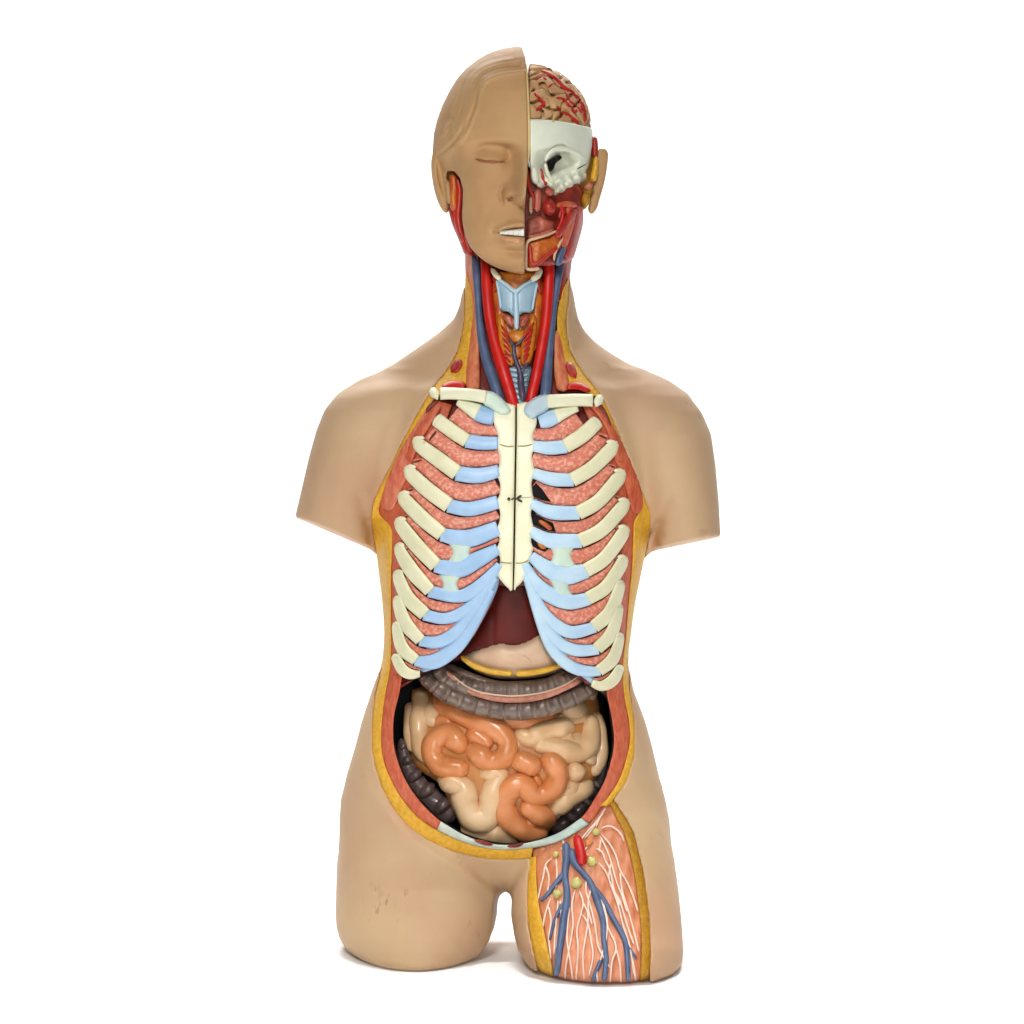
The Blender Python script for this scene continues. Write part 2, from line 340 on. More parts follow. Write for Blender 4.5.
# ---------------------------------------------------------------- strips, ribbons, plates
def spow(a, e): return np.sign(a) * np.abs(a) ** e
def sweep(name, pts, m, parent=ROOT, t=None, off=0.0, base=None, K=14, e=1.0, round_ends=True, step=2.2, mod=None, label=None, noise=0.0):
    """strip or tube along pts (x, y, half width[, depth offset]); base(x, y) is the surface it lies on"""
    base = base or G
    P = [tuple(p) + (0.0,) * (4 - len(p)) for p in pts]
    C = crom(P, step)
    n = len(C)
    seg = np.r_[0, np.cumsum(np.hypot(np.diff(C[:, 0]), np.diff(C[:, 1])))]
    T = np.gradient(C[:, :2], axis=0); T /= np.maximum(np.hypot(T[:, 0], T[:, 1]), 1e-6)[:, None]
    Nn = np.stack([-T[:, 1], T[:, 0]], -1)
    w = C[:, 2].copy(); dd = C[:, 3]
    if mod is not None: w = w * mod(seg, seg[-1])
    th = np.array([(t if t is not None else wi) for wi in w])
    sc = np.ones(n)
    if round_ends:
        r = np.minimum(w.mean(), seg[-1] / 2)
        u0 = np.clip(1 - seg / r, 0, 1); u1 = np.clip(1 - (seg[-1] - seg) / r, 0, 1)
        sc = np.sqrt(np.clip(1 - np.maximum(u0, u1) ** 2, 0.02, 1))
    ang = np.arange(K) / K * 2 * np.pi + np.pi / K
    ca, sa = spow(np.cos(ang), e), spow(np.sin(ang), e)
    V = np.zeros((n, K, 3))
    for i in range(n):
        ww = w[i] * sc[i]; tt = th[i] * sc[i]
        x = C[i, 0] + Nn[i, 0] * ww * ca; y = C[i, 1] + Nn[i, 1] * ww * ca
        bx = base(x, y) if t is not None else base(C[i, 0], C[i, 1])
        d = bx + off + dd[i] + tt * sa
        if noise: d = d + noise * np.sin(seg[i] * 0.9 + 3 * np.cos(seg[i] * .31)) * np.cos(ang * 3)
        V[i] = np.stack([x, y, d], -1)
    V = V.reshape(-1, 3)
    F = []
    for i in range(n - 1):
        for k in range(K):
            a = i * K + k; b = i * K + (k + 1) % K
            F.append((a, b, b + K, a + K))
    F.append(tuple(range(K))); F.append(tuple((n - 1) * K + k for k in range(K))[::-1])
    return link(name, W(V[:, 0], V[:, 1], V[:, 2]), F, m, parent, label)

def blob(name, x, y, r, m, parent, d, flat=.8, sx=1.0, K=14, label=None):
    V = []; F = []; n = 9
    ph = random.random() * 6
    for i in range(n + 1):
        la = math.pi * i / n
        for k in range(K):
            lo = 2 * math.pi * k / K
            rr = r * (1 + .06 * math.sin(3 * lo + ph) * math.sin(la) + .05 * math.sin(2 * la + ph))
            V.append((x + rr * sx * math.sin(la) * math.cos(lo), y + rr * math.sin(la) * math.sin(lo), d + rr * flat * math.cos(la)))
    for i in range(n):
        for k in range(K):
            a = i * K + k; b = i * K + (k + 1) % K
            F.append((a, b, b + K, a + K))
    V = np.array(V)
    return link(name, W(V[:, 0], V[:, 1], V[:, 2]), F, m, parent, label)
def resamp(P, n):
    P = crom(P, 1.5); s = np.r_[0, np.cumsum(np.hypot(np.diff(P[:, 0]), np.diff(P[:, 1])))]
    t = np.linspace(0, s[-1], n)
    return np.stack([np.interp(t, s, P[:, 0]), np.interp(t, s, P[:, 1])], -1)
def ribbon(name, A, B, m, parent=ROOT, off=0.0, dome=1.5, depth=14, M=8, base=None, label=None, paired=True, wob=0.0, step=3.0):
    base = base or G
    if paired:
        ab = crom([a + b for a, b in zip(A, B)], step); A_, B_ = ab[:, :2], ab[:, 2:]
    else:
        n = max(len(A), len(B)) * 4; A_, B_ = resamp(A, n), resamp(B, n)
    n = len(A_); rows = []
    for j in range(M + 1):
        u = j / M
        p = A_ * (1 - u) + B_ * u
        d = base(p[:, 0], p[:, 1]) + off + dome * (1 - abs(2 * u - 1) ** 2.5) - dome
        if wob: d = d + wob * np.sin(p[:, 0] * .9 + p[:, 1] * .35) * np.sin(p[:, 1] * .8)
        rows.append(np.stack([p[:, 0], p[:, 1], d], -1))
    a = rows[0].copy(); a[:, 2] -= depth; b = rows[-1].copy(); b[:, 2] -= depth
    rows = [a] + rows + [b]
    V = np.concatenate(rows); R = len(rows); F = []
    for j in range(R):
        j2 = (j + 1) % R
        for i in range(n - 1):
            F.append((j * n + i, j * n + i + 1, j2 * n + i + 1, j2 * n + i))
    F.append(tuple(j * n for j in range(R))); F.append(tuple(j * n + n - 1 for j in range(R))[::-1])
    o = link(name, W(V[:, 0], V[:, 1], V[:, 2]), F, m, parent, label)
    return o
def plate(name, P, m, parent=ROOT, hf=None, off=0.0, r=3.0, depth=10, res=2.5, label=None, smoothp=True, wob=0.0):
    """solid plate with a rounded edge; hf(x, y) gives its front surface"""
    hf = hf or G
    if smoothp:
        C = crom(list(P) + [P[0]], 2.0)[:-1]
    else: C = np.array(P, float)
    x0, y0 = C.min(0); x1, y1 = C.max(0)
    gx, gy = np.meshgrid(np.arange(x0, x1, res), np.arange(y0, y1, res), indexing='ij')
    gx = gx + (np.arange(gy.shape[1])[None, :] % 2) * res / 2
    gx, gy = gx.ravel(), gy.ravel()
    sd = poly_sd(C, gx, gy); k = sd < -res * 0.45
    pts = [Vector((float(a), float(b))) for a, b in C] + [Vector((float(a), float(b))) for a, b in zip(gx[k], gy[k])]
    nb = len(C)
    vo, eo, fo, _, _, _ = delaunay_2d_cdt(pts, [(i, (i + 1) % nb) for i in range(nb)], [], 1, 1e-5)
    VX = np.array([p[0] for p in vo]); VY = np.array([p[1] for p in vo])
    sdv = -poly_sd(C, VX, VY); sdv = np.clip(sdv, 0, None)
    q_ = 1 - np.clip(sdv / r, 0, 1)
    d = hf(VX, VY) + off - r * (1 - np.sqrt(np.clip(1 - q_ * q_, 0, 1)))
    if wob: d = d + wob * np.sin(VX * .7 + np.sin(VY * .5) * 2) * np.sin(VY * .6)
    nv = len(vo)
    V = np.stack([VX, VY, d], -1); B = V.copy(); B[:, 2] = d - depth
    F = [tuple(f) for f in fo] + [tuple(i + nv for i in f[::-1]) for f in fo]
    cntd = {}
    for f in fo:
        for a, b in zip(f, f[1:] + f[:1]):
            key = (min(a, b), max(a, b)); cntd[key] = cntd.get(key, 0) + 1
    for (a, b), c in cntd.items():
        if c == 1: F.append((a, b, b + nv, a + nv))
    V = np.concatenate([V, B])
    return link(name, W(V[:, 0], V[:, 1], V[:, 2]), F, m, parent, label)

# ---------------------------------------------------------------- rims of the opening
ribbon('fat_layer', AL, BL, 'fat', off=-0.6, dome=1.6, label='yellow fat rim of the opening on the side of the undivided thigh')
ribbon('fat_layer', AR, BR, 'fat', off=-0.6, dome=1.6, label='yellow fat rim of the opening above the dissected thigh')
# deep red bed behind the ribs and neck
bed = [(469,250),(468,290),(470,380)] + BL[9:25] + [(398,690),(420,676),(450,660),(475,635),(492,604),(499,585),(512,588),(527,585),(538,620),(556,655),(585,683),(606,692)] + BR[9:24][::-1] + [(562,380),(567,290),(568,250)]
plate('muscle_bed', bed, 'deep_muscle', hf=lambda x, y: G(x, y) - 11, r=1, depth=8, res=4, smoothp=False, label='deep red layer behind ribs and neck')
ICL = [(452,405),(443,428),(430,449),(421,472),(414,494),(411,512),(409,530),(408,550),(406,578),(405,604),(403,630),(401,656),(401,674),(401,685)]
OCL = [(434,399),(421,415),(407,440),(391,472),(376.5,499),(377.5,515),(387,533),(390,550),(391,578),(391,604),(391,630),(391,656),(389,674),(387,685)]
ribbon('lateral_muscle', OCL, ICL, 'rim_muscle', off=-2.5, dome=2.2, depth=9, wob=0.5, label='striated muscle along the rib ends on the side of the undivided thigh')
ICR = [(582,405),(593,429),(604,452),(611,480),(615,508),(616,534),(615,562),(613,590),(613,620),(614,645),(616,668),(606,688)]
OCR = [(599,398),(610,424),(621,450),(632,481),(639.5,508),(635.5,530),(633,562),(630,590),(627,620),(625,645),(623,668),(625,690)]
ribbon('lateral_muscle', OCR, ICR, 'rim_muscle', off=-2.5, dome=2.2, depth=9, wob=0.5, label='striated muscle along the rib ends above the dissected thigh')
sweep('pectoral_muscle', [(432,408,4),(421,427,6),(408,452,8),(396,480,9),(389,500,8),(387,511,6)], 'pec_muscle', t=3.0, off=-1.5, noise=.5, label='pink cut pectoral muscle beside the shoulder')
sweep('pectoral_muscle', [(602,412,3),(611,432,5),(621,456,7),(631,480,7.5),(636,500,7),(638,514,5)], 'pec_dark', t=3.0, off=-1.5, noise=.5, label='darker red cut pectoral muscle beside the shoulder')
sweep('pectoral_muscle', [(440,403,3.5),(428,420,5),(416,440,5),(408,462,4)], 'rim_muscle', t=3.0, off=0.5, noise=.4)
sweep('pectoral_muscle', [(592,404,3.5),(604,418,4),(614,438,4.5),(622,462,4)], 'rim_muscle', t=3.0, off=0.5, noise=.4)
# abdominal wall ring
ML_o = [(389,676),(385,695),(382,720),(381,742),(384,762),(391,780),(402,799),(418,817),(437,830)]
ML_i = [(402,676),(399,695),(394,716),(393.5,742),(398,762),(406,781),(418,799),(431,813),(441,821.5)]
ribbon('abdominal_wall', ML_o, ML_i, 'rim_muscle', off=-1.5, dome=1.5, depth=60, label='stippled red muscle wall beside the cecum')
MR_o = [(623,672),(625,700),(629,720),(630,740),(626,760),(619,780),(608,797),(599,811),(589,823)]
MR_i = [(604,680),(608,700),(612,720),(614,742),(610.5,763),(603.5,783),(594,800),(587,811),(581,818)]
ribbon('abdominal_wall', MR_o, MR_i, 'rim_muscle', off=-1.5, dome=1.5, depth=60, label='stippled red muscle wall above the dissected thigh')
ribbon('inguinal_ligament', [(437,830),(460,841),(482,847.5),(505,850),(533,848),(562,840),(589,824)], [(441,821.5),(462,834),(482,841.5),(505,845),(531,842),(558,833),(581,818)], 'ligament', off=-0.8, dome=2.0, depth=55)
for p in ([(474,840,1),(483,842.5,2.2),(493,845,1.6)], [(507,846.5,1.2),(517,845.5,2),(524,843,1)]):
    sweep('bladder_edge', p, 'deep_muscle', t=2, off=1.5)

# ---------------------------------------------------------------- cavity lining
plate('cavity_lining', [(500,570),(530,570),(555,640),(608,680),(618,720),(619,750),(610,790),(588,826),(540,850),(500,854),(450,838),(415,808),(392,770),(387,725),(394,682),(440,650),(480,620)], 'dark', hf=lambda x, y: 0 * x - 38, r=1, depth=3, res=8, label='black painted inside of the belly cavity')
def cav_wall():
    P = resamp(CAV + [CAV[0]], 160); n = len(P)
    c = P.mean(0); Q = P + (c - P) / np.hypot(*(c - P).T)[:, None] * -0.6
    V = []; F = []
    top = np.where(P[:, 1] > 660, G(P[:, 0], P[:, 1]) - 8, G(P[:, 0], P[:, 1]) - 14)
    for k in range(2):
        for i in range(n): V.append((P[i, 0] if 1 else 0, P[i, 1], top[i] if k == 0 else -40))
    inn = P + (c - P) / np.hypot(*(c - P).T)[:, None] * 2
    for k in range(2):
        for i in range(n): V.append((inn[i, 0], inn[i, 1], top[i] - 1 if k == 0 else -40))
    for i in range(n):
        j = (i + 1) % n
        F += [(i, j, n + j, n + i), (2 * n + i, 2 * n + j, 3 * n + j, 3 * n + i), (i, j, 2 * n + j, 2 * n + i), (n + i, n + j, 3 * n + j, 3 * n + i)]
    V = np.array(V)
    link('cavity_wall', W(V[:, 0], V[:, 1], V[:, 2]), F, 'dark', label='black painted side wall of the belly cavity')
cav_wall()

# ---------------------------------------------------------------- rib cage
CAGE = node('rib_cage', 'cream ribs with blue costal cartilages and a split sternum')
LB = {1:[(457,402,3),(467,406.5,6),(478,412,8.5)],
 2:[(437,420,7),(452,431,7),(467,441,6.8)], 3:[(419.5,445,7),(438,459,7.5),(457,473,7.6)], 4:[(411,474,7),(428,490,7.6),(449,505.5,7.4)],
 5:[(405,500,7),(422,518,7.5),(442,534.5,6.8)], 6:[(401.5,526,6.8),(417,546,7.4),(436,565.5,7)], 7:[(400.5,552,6),(412,571,7.4),(430,591,6.2)],
 8:[(399,579,6),(408,598,7),(425,614.5,6.6)], 9:[(398.5,605,5.5),(406,624,6.8),(420.5,640.5,5.8)], 10:[(397,631,5),(403,649,6.4),(416,660.5,5.4)],
 11:[(395.5,657,4.6),(402,669,5.6),(410,674,5.2),(420,674,3)]}
LC = {1:[(478,412.5,8.4),(486,415.5,8.4),(494,417,7.6)], 2:[(467.5,441,6.8),(482,443,6.8),(498,443,6.2)], 3:[(457.5,473.5,7.4),(478,475.5,7.5),(499,471,6)],
 4:[(449.5,506,6.6),(470,509,7),(498,502,6.6)], 5:[(442.5,535,6.4),(468,538.5,8.6),(498,528.5,7.4)], 6:[(436.5,566,6.4),(458,569,8.6),(478,559.5,8),(498,549,5.5)],
 7:[(430.5,591.5,6),(455,596.5,6),(472,592,7),(487,580,6.4),(500,565,4.5)], 8:[(425.5,615,6.4),(445,618.5,6.2),(465,611,6.8),(480,596,6),(496,572,4)],
 9:[(421,641,5.6),(438,642,6.8),(455,633,7),(470,616,6.5),(485,594,5.5),(496,578,3)], 10:[(416.5,661,5.6),(432,662,8.2),(448,654,8),(462,641,7),(478,616,6),(492,590,4)]}
RB = {1:[(556,415.5,7.6),(566,411.5,5.8),(578,408,3.4)], 2:[(565,446.5,7),(583,435,7.4),(597,422,7)], 3:[(572,480,7),(592,468,7),(611,449,7.2)], 4:[(578,513,7),(598,501.5,7),(618.5,478,7)],
 5:[(580,541,7),(602,529.5,7),(622.5,507,6.8)], 6:[(586,570.5,7),(605,558,7),(622.5,534,6.6)], 7:[(588,598.5,6.5),(606,587,6.6),(621.5,564,6.2)], 8:[(594,627,6.4),(610,612,6.8),(619,589,5.6)],
 9:[(597,649,6),(611,634,6.4),(618,613,5)], 10:[(599,671,5.6),(612,660,6.2),(619,642,4.8)], 11:[(592,683,3.5),(602,686,5),(613,680,5.8),(620,668,4.4)]}
RC = {1:[(539,422,6),(547,419.5,8.2),(556,415.5,7.6)], 2:[(533,446,5.4),(549,448,6.6),(565,446.5,6.6)], 3:[(533,473,5),(552,479,6.6),(572,480,6.4)], 4:[(531,503,4.6),(550,512,7),(578,513,6.6)],
 5:[(531,531,5),(550,540.5,7.4),(580,541,6.8)], 6:[(531,556,5),(548,569,8),(566,575,9.4),(586,571,7)], 7:[(524,564,4.6),(535,583,7),(552,596,7.8),(570,602,7.4),(588,599,6.2)],
 8:[(525,573,4),(535,598,6),(548,618,6.6),(570,632,7),(594,627.5,6)], 9:[(528,585,3.5),(541,619,6),(556,640,6.4),(575,650,6.8),(597,649.5,5.6)], 10:[(532,600,3.5),(547,640,5.5),(562,660,6.4),(580,670,6.4),(599,671.5,5)]}
words = {1:'first, tucked under the collarbone', 2:'second', 3:'third', 4:'fourth', 5:'fifth', 6:'sixth', 7:'seventh', 8:'eighth', 9:'ninth', 10:'tenth', 11:'lowest'}
def cage_side(BN, CT, cm, flip):
    BN = {k: [(x, y, w_ * 1.05) for x, y, w_ in v_] for k, v_ in BN.items()}
    for k in range(3, 11):
        if not flip: x, y, w_ = BN[k][0]; BN[k] = [(x - .5, y - 6.5, w_ * .78)] + [(x, y, w_ * .98)] + BN[k][1:]
        else: x, y, w_ = BN[k][-1]; BN[k] = BN[k][:-1] + [(x, y, w_ * .98), (x + .8, y - 6.5, w_ * .78)]
    CT = {k: [(x, y, w_ * 1.05) for x, y, w_ in v_] for k, v_ in CT.items()}
    for k in BN:
        sweep('rib', BN[k], 'bone' if k > 1 else 'bone_pale', CAGE, t=5.0, off=0.9 - (1.5 if k == 1 else 0), e=0.74, round_ends=False, K=20)
        if not flip: x, y, w_ = BN[k][0]
        else: x, y, w_ = BN[k][-1]
        if k > 1:
            p = BN[k] if not flip else BN[k][::-1]
            ux, uy = p[0][0] - p[1][0], p[0][1] - p[1][1]; l = math.hypot(ux, uy); ux /= l; uy /= l
            sweep('rib_end', [(x + ux * 3.4, y + uy * 3.4, w_ * .8), (x + ux * 1, y + uy * 1, w_ * .97), (x - ux * 1.2, y - uy * 1.2, w_ * .99), (x - ux * 3, y - uy * 3, w_ * .96)], 'bone_pale', CAGE, t=5.3, off=0.2, e=.75, K=16, step=1.2)
    for k in CT:
        if k >= 8: CT[k] = [(x, y, w_ * .9) for x, y, w_ in CT[k]]
        ct = list(CT[k])
        if not flip:
            (x0_, y0_, w0_), (x1_, y1_, _) = ct[0], ct[1]; l = math.hypot(x1_ - x0_, y1_ - y0_); ct[0] = (x0_ - (x1_ - x0_) / l * 2, y0_ - (y1_ - y0_) / l * 2, w0_)
        else:
            (x0_, y0_, w0_), (x1_, y1_, _) = ct[-1], ct[-2]; l = math.hypot(x1_ - x0_, y1_ - y0_); ct[-1] = (x0_ - (x1_ - x0_) / l * 2, y0_ - (y1_ - y0_) / l * 2, w0_)
        sweep('costal_cartilage', ct, cm, CAGE, t=5.0 - (0.12 * max(0, k - 6)), off=0.3 - 0.5 * max(0, k - 6) * 0.4 - (1.2 if k == 1 else 0), e=0.8, round_ends=False, K=20)
    full = {}
    for k in range(1, 12):
        a = BN[k]; b = CT.get(k, [])
        full[k] = crom(a + b[1:] if not flip else b[:-1] + a, 1.5) if b else crom(a, 1.5)
        if flip: full[k] = full[k][::-1]
    for k in range(1, 11):
        A, B = full[k], full[k + 1]
        sA = np.r_[0, np.cumsum(np.hypot(*np.diff(A[:, :2], axis=0).T))]
        pts = []
        for i in range(0, len(B), 1):
            dist = np.hypot(A[:, 0] - B[i, 0], A[:, 1] - B[i, 1]); j = int(dist.argmin())
            g = dist[j] - A[j, 2] - B[i, 2]
            if g < 1.6 or j == 0 or (j == len(A) - 1 and k < 10 and g > 14): continue
            ux, uy = (A[j, 0] - B[i, 0]) / dist[j], (A[j, 1] - B[i, 1]) / dist[j]
            c = B[i, 2] + g / 2
            pts.append((B[i, 0] + ux * c, B[i, 1] + uy * c, max(g / 2 - 0.35, .6)))
        if len(pts) > 8: pts = pts[:-1:3] + [pts[-1]]
        if len(pts) > 2 and k <= 5:
            (xa, ya, wa), (xb, yb, wb) = pts[-2], pts[-1]; l = math.hypot(xb - xa, yb - ya) + 1e-6
            pts.append((xb + (xb - xa) / l * 4, yb + (yb - ya) / l * 4 - 1, wb))
        if 2 <= k <= 6 and len(pts) > 3:
            a_, b_ = pts[0], pts[1]; l = math.hypot(b_[0] - a_[0], b_[1] - a_[1]) + 1e-6; nx_, ny_ = -(b_[1] - a_[1]) / l, (b_[0] - a_[0]) / l
            cx_, cy_, hw_ = b_[0], b_[1], b_[2] * .85
            sweep('muscle_slit', [(cx_ - nx_ * hw_, cy_ - ny_ * hw_, .7), (cx_, cy_, 1.3), (cx_ + nx_ * hw_, cy_ + ny_ * hw_, .7)], 'deep_muscle', CAGE, t=1.2, off=1.0, K=8, step=2)
        if len(pts) >= 3:
            sweep('intercostal_muscle', pts, 'intercostal', CAGE, t=3.4, off=-2.2, e=0.8, round_ends=False, K=18, noise=0.35, step=1.8)
cage_side(LB, LC, 'cartilage', False)
cage_side(RB, RC, 'cartilage_pale', True)
# cartilage bridges and the plate behind the costal arch
for p in ([(461,540,15),(461,552,8.5),(461,564,15)], [(450,575,12),(450,584,7),(450,594,12)], [(562,543,15),(562,555,9),(562,567,15)], [(560,577,13),(560.5,586,8),(561,597,13)]):
    sweep('cartilage_bridge', p, 'bridge', CAGE, t=4.2, off=0.0, e=.9, round_ends=False)
for p in ([(532,487),(536,483),(542,489),(551,502),(542,500),(532,496)], [(532,512),(544,519),(553,523),(556,532),(545,530),(532,524)], [(532,538),(541,541),(549,548),(545,552),(537,549),(531,545)]):
    plate('opening_shade', p, 'dark', CAGE, off=2.2, r=.8, depth=4, res=1.5, smoothp=False)  # plates laid on top, coloured dark to imitate shade inside open gaps
sweep('lung_root', [(538,520,1.6),(545,524.5,2.6),(552,530,2)], 'orange_muscle', CAGE, off=1.6, K=10)
sweep('lung_root', [(537,543,1.6),(542,546,2.6),(546,549,1.6)], 'thyroid', CAGE, off=1.6, K=10)
plate('costal_arch', [(500,563),(498,586),(486,613),(471,639),(456,655),(440,665),(424,672),(418,664),(432,640),(450,620),(470,598),(488,575)], 'cartilage', CAGE, off=-1.0, r=4, depth=8, label='blue costal arch on the side of the cecum')
plate('costal_arch', [(524,563),(529,586),(536,612),(545,637),(558,656),(575,671),(590,683),(597,686),(590,670),(570,652),(552,630),(540,604),(531,580)], 'cartilage_pale', CAGE, off=-1.0, r=4, depth=8, label='pale blue costal arch above the dissected thigh')
stl = [(515.2,404),(508,403.5),(502,400),(496,403),(492.5,412),(494,424),(498,436),(496.5,446),(499.5,456),(499,466),(497,474),(500,484),(499.5,494),(497,502),(500,512),(499.5,521),(497,530),(499.5,540),(497,549),(500,558),(499.5,566),(497.5,575),(503,583),(508,588),(512.2,590),(513,560),(514,500),(515,440)]
strr = [(517,404),(525,402),(531,404),(536,412),(536.5,424),(533,436),(535,446),(532,456),(533.5,466),(535,473),(531.5,483),(532.5,493),(534,502),(531,512),(532,521),(534,530),(531,540),(533,549),(530,559),(528,566),(526,575),(521,583),(516.5,587),(514,589.5),(514.8,560),(515.8,500),(516.8,440)]
plate('sternum_half', stl, 'sternum', CAGE, off=4.2, r=2.2, depth=10, res=2.2, label='cream sternum half meeting the bluer ribs')
plate('sternum_half', strr, 'sternum', CAGE, off=4.2, r=2.2, depth=10, res=2.2, label='cream sternum half beside the small hook')
plate('sternum_gap', [(512,404),(520,404),(519,500),(517,590),(510,590),(511,500)], 'dark', CAGE, off=-0.5, r=1, depth=6, smoothp=False)
for p in ([(499,444,.7),(507,446.5,.7),(514.6,446,.7)], [(517,446,.7),(525,446,.7),(533,444,.7)], [(499,562,.7),(507,563,.7),(512.8,563,.8)], [(515,563,.8),(522,563,.7),(529,560,.7)],
          [(517,498,.3),(525,497.5,.3),(532,497,.3)]):
    sweep('suture_line', p, 'suture', CAGE, t=.6, off=4.2, K=8)
HK = node('hook_clasp', 'tiny dark metal hook closing the sternum')
for p in ([(507,499,1.6),(508.8,499,1.9),(510.6,499,1.6)], [(511,499.6,.9),(514,498.4,.9),(517,499,1)], [(516.5,499,1.3),(519.5,496.5,1.2),(522,495.5,1.0)], [(517,499,1.3),(520,500.5,1.2),(522.5,502,1.0)]):
    sweep('hook', p, 'metal', HK, off=5.4, K=8, step=1)
# collarbones
def off_c(x, y): return G(x, y)
sweep('clavicle', [(440,393.5,6.4,0),(452,393.5,6.2,1),(470,394.5,6.2,3),(486,397,6.6,5)], 'bone_pale', t=5.5, off=2.5, e=.85, K=18, round_ends=False, label='cream clavicle on the side of the cecum')
sweep('clavicle_end', [(430.5,397,5,-1),(434,394,7,0),(439,392.5,7.2,0)], 'bone_pale', t=5.8, off=2.5, e=.85, K=18)
plate('clavicle_head', [(483,391),(492,391.5),(500,396.5),(507,404),(511,411),(505,415),(497,413),(490,408),(483,403.5)], 'bridge', off=9.5, r=4.5, depth=12, res=1.8, label='pale blue inner end of the clavicle on the side of the cecum')
sweep('clavicle', [(547,401.5,7,5),(561,400.5,6.6,3),(578,400,6.4,1),(593,400.5,6.4,0)], 'bone_pale', t=5.5, off=2.5, e=.85, K=18, round_ends=False, label='cream clavicle above the dissected thigh')
sweep('clavicle_end', [(594,400,7.2,0),(598.5,401,7,0),(603,404,4.8,-1)], 'bone_pale', t=5.8, off=2.5, e=.85, K=18)
plate('clavicle_head', [(549,394.5),(540,395),(531,400),(524,407),(525,414),(532,419),(539,415),(549,408)], 'cartilage_grey', off=9.5, r=4.5, depth=12, res=1.8, label='grey blue inner end of the clavicle above the dissected thigh')
for p in ([(426,413,2.2),(431,406,2.6),(438,402,2.2)], [(592,404,2.4),(600,407,3),(607,418,2.2),(611,428,1.2)]):
    sweep('subclavian_vein', p, 'deep_muscle', off=1.5, K=10)

# ---------------------------------------------------------------- neck
def NB(x, y): return G(x, y)
sweep('sternomastoid_muscle', [(464,232,6,-14),(470,248,6,-10),(472,268,7,-8),(472.5,290,6.6,-6),(475,320,4.6,-4),(474,345,5.5,-3),(473,368,6.8,-2),(473,392,7,-2)], 'neck_muscle', t=5, off=-1, noise=.4, label='orange neck muscle beside the undivided shoulder edge')
sweep('sternomastoid_muscle', [(577,214,6,-14),(571,236,6.5,-10),(566,258,6.5,-8),(563.5,280,6,-7),(560,304,3.5,-5)], 'red_muscle', t=5, off=-1, noise=.4, label='red neck muscle under the opened half of the head')
sweep('sternomastoid_muscle', [(557,330,3.5,-4),(559,350,5.5,-3),(561,372,7,-2),(564,392,7,-2)], 'neck_muscle', t=5, off=-1, noise=.4, label='orange muscle above the clavicle under the opened half of the head')
sweep('neck_gland', [(451,372,3.2),(455,368,5),(459,362,4.4),(460,359,3)], 'red_muscle', t=2.6, off=0)
sweep('neck_gland', [(567,362,3),(570,367,4.4),(573,373,4.2),(576,378,2.4)], 'red_muscle', t=2.6, off=0)
sweep('subclavian_artery', [(441,388,2.4),(452,384.5,3.6),(466,385,3)], 'artery', t=2.4, off=0)
sweep('subclavian_artery', [(566,387,3),(578,386,3.8),(591,391,2)], 'artery', t=2.4, off=0)
sweep('jugular_vein', [(475,252,3.8,-12),(476,268,4.2,-5),(477.5,290,3.6,-1),(479,315,3.6,0),(482,340,4.4,1),(487,362,5,2),(493,380,5.4,2),(499,398,5,-1),(502,408,5,-6)], 'vein', off=0, label='blue jugular vein under the intact half of the face')
sweep('jugular_vein', [(565,244,3.4,-10),(561,262,4.2,-4),(557.5,280,4,-1),(554,305,3.6,0),(551,330,4,1),(548.5,352,4.8,2),(547,372,5.4,2),(545.5,395,5.6,0),(545,408,5,-6)], 'vein', off=0, label='blue jugular vein under the opened half of the head')
sweep('carotid_artery', [(485,255,4.8,-12),(486,272,5.2,-4),(487.5,295,5.6,0),(490,318,5.4,2),(495,342,5.6,3),(501,362,6.4,4),(507,382,6.2,4),(512,398,5.6,1),(516,410,5,-6)], 'artery', off=0, label='red carotid artery under the intact half of the face')
sweep('carotid_artery', [(548,250,5,-6),(549,270,5.6,-2),(548,292,5.6,0),(546.5,315,5.2,2),(543,340,5.2,3),(539,362,5.4,4),(535.5,380,5.4,4),(531,398,5,0),(528,410,5,-7)], 'artery', off=0, label='red carotid artery under the opened half of the head')
sweep('deep_neck_muscle', [(497,280,5,-4),(498,305,5,-3),(500,330,4,-2),(504,352,4,-1)], 'orange_muscle', t=4, off=-3)
sweep('deep_neck_muscle', [(539,280,5,-4),(538,305,5,-3),(536,330,4,-2),(532,352,4,-1)], 'orange_muscle', t=4, off=-3)
sweep('facial_artery', [(493,276,2.6,-2),(497,284,2.4,0),(495,292,2,-1)], 'red_muscle', off=1)
sweep('facial_artery', [(540,276,2.6,-2),(538,284,2.4,0),(541,294,2,-1)], 'red_muscle', off=1)
sweep('hyoid_bone', [(491,268,2,0),(496,275,3,2),(501,280,2.4,2)], 'bone_pale', off=2)
sweep('hyoid_bone', [(530,281,2.2,2),(537,276,3.6,2),(541,268,3,0)], 'bone_pale', off=2)
LX = node('larynx', 'pale blue larynx with a V shaped notch')
plate('hyoid_muscle', [(500,272),(534,272),(532,279),(524,286),(515.5,291),(507,285),(501,279)], 'thyroid', LX, off=1, r=2, depth=8, label='orange muscle filling the notch')
plate('thyroid_cartilage', [(499,278),(507,285),(515.5,291.5),(515.7,310),(515,318),(508,312),(501,310),(498.5,295),(496,283)], 'larynx', LX, off=4, r=3, depth=10)
plate('thyroid_cartilage', [(532,279),(525,284),(516,291.5),(515.8,310),(516.4,318),(523,313),(531.5,312),(534,298),(538,286),(537,280)], 'larynx', LX, off=4, r=3, depth=10)
sweep('larynx_ridge', [(497,278,1.6),(506,284.5,1.9),(515.5,291,2.4,1),(524,285,1.9),(533,279.5,1.6)], 'larynx_rim', LX, off=4.4, K=10)
sweep('larynx_ridge', [(515.7,290,2.2),(516,304,2.4,.6),(516.5,316,2.8,.4),(516.6,330,2,0)], 'larynx_rim', LX, off=4.4, K=10)
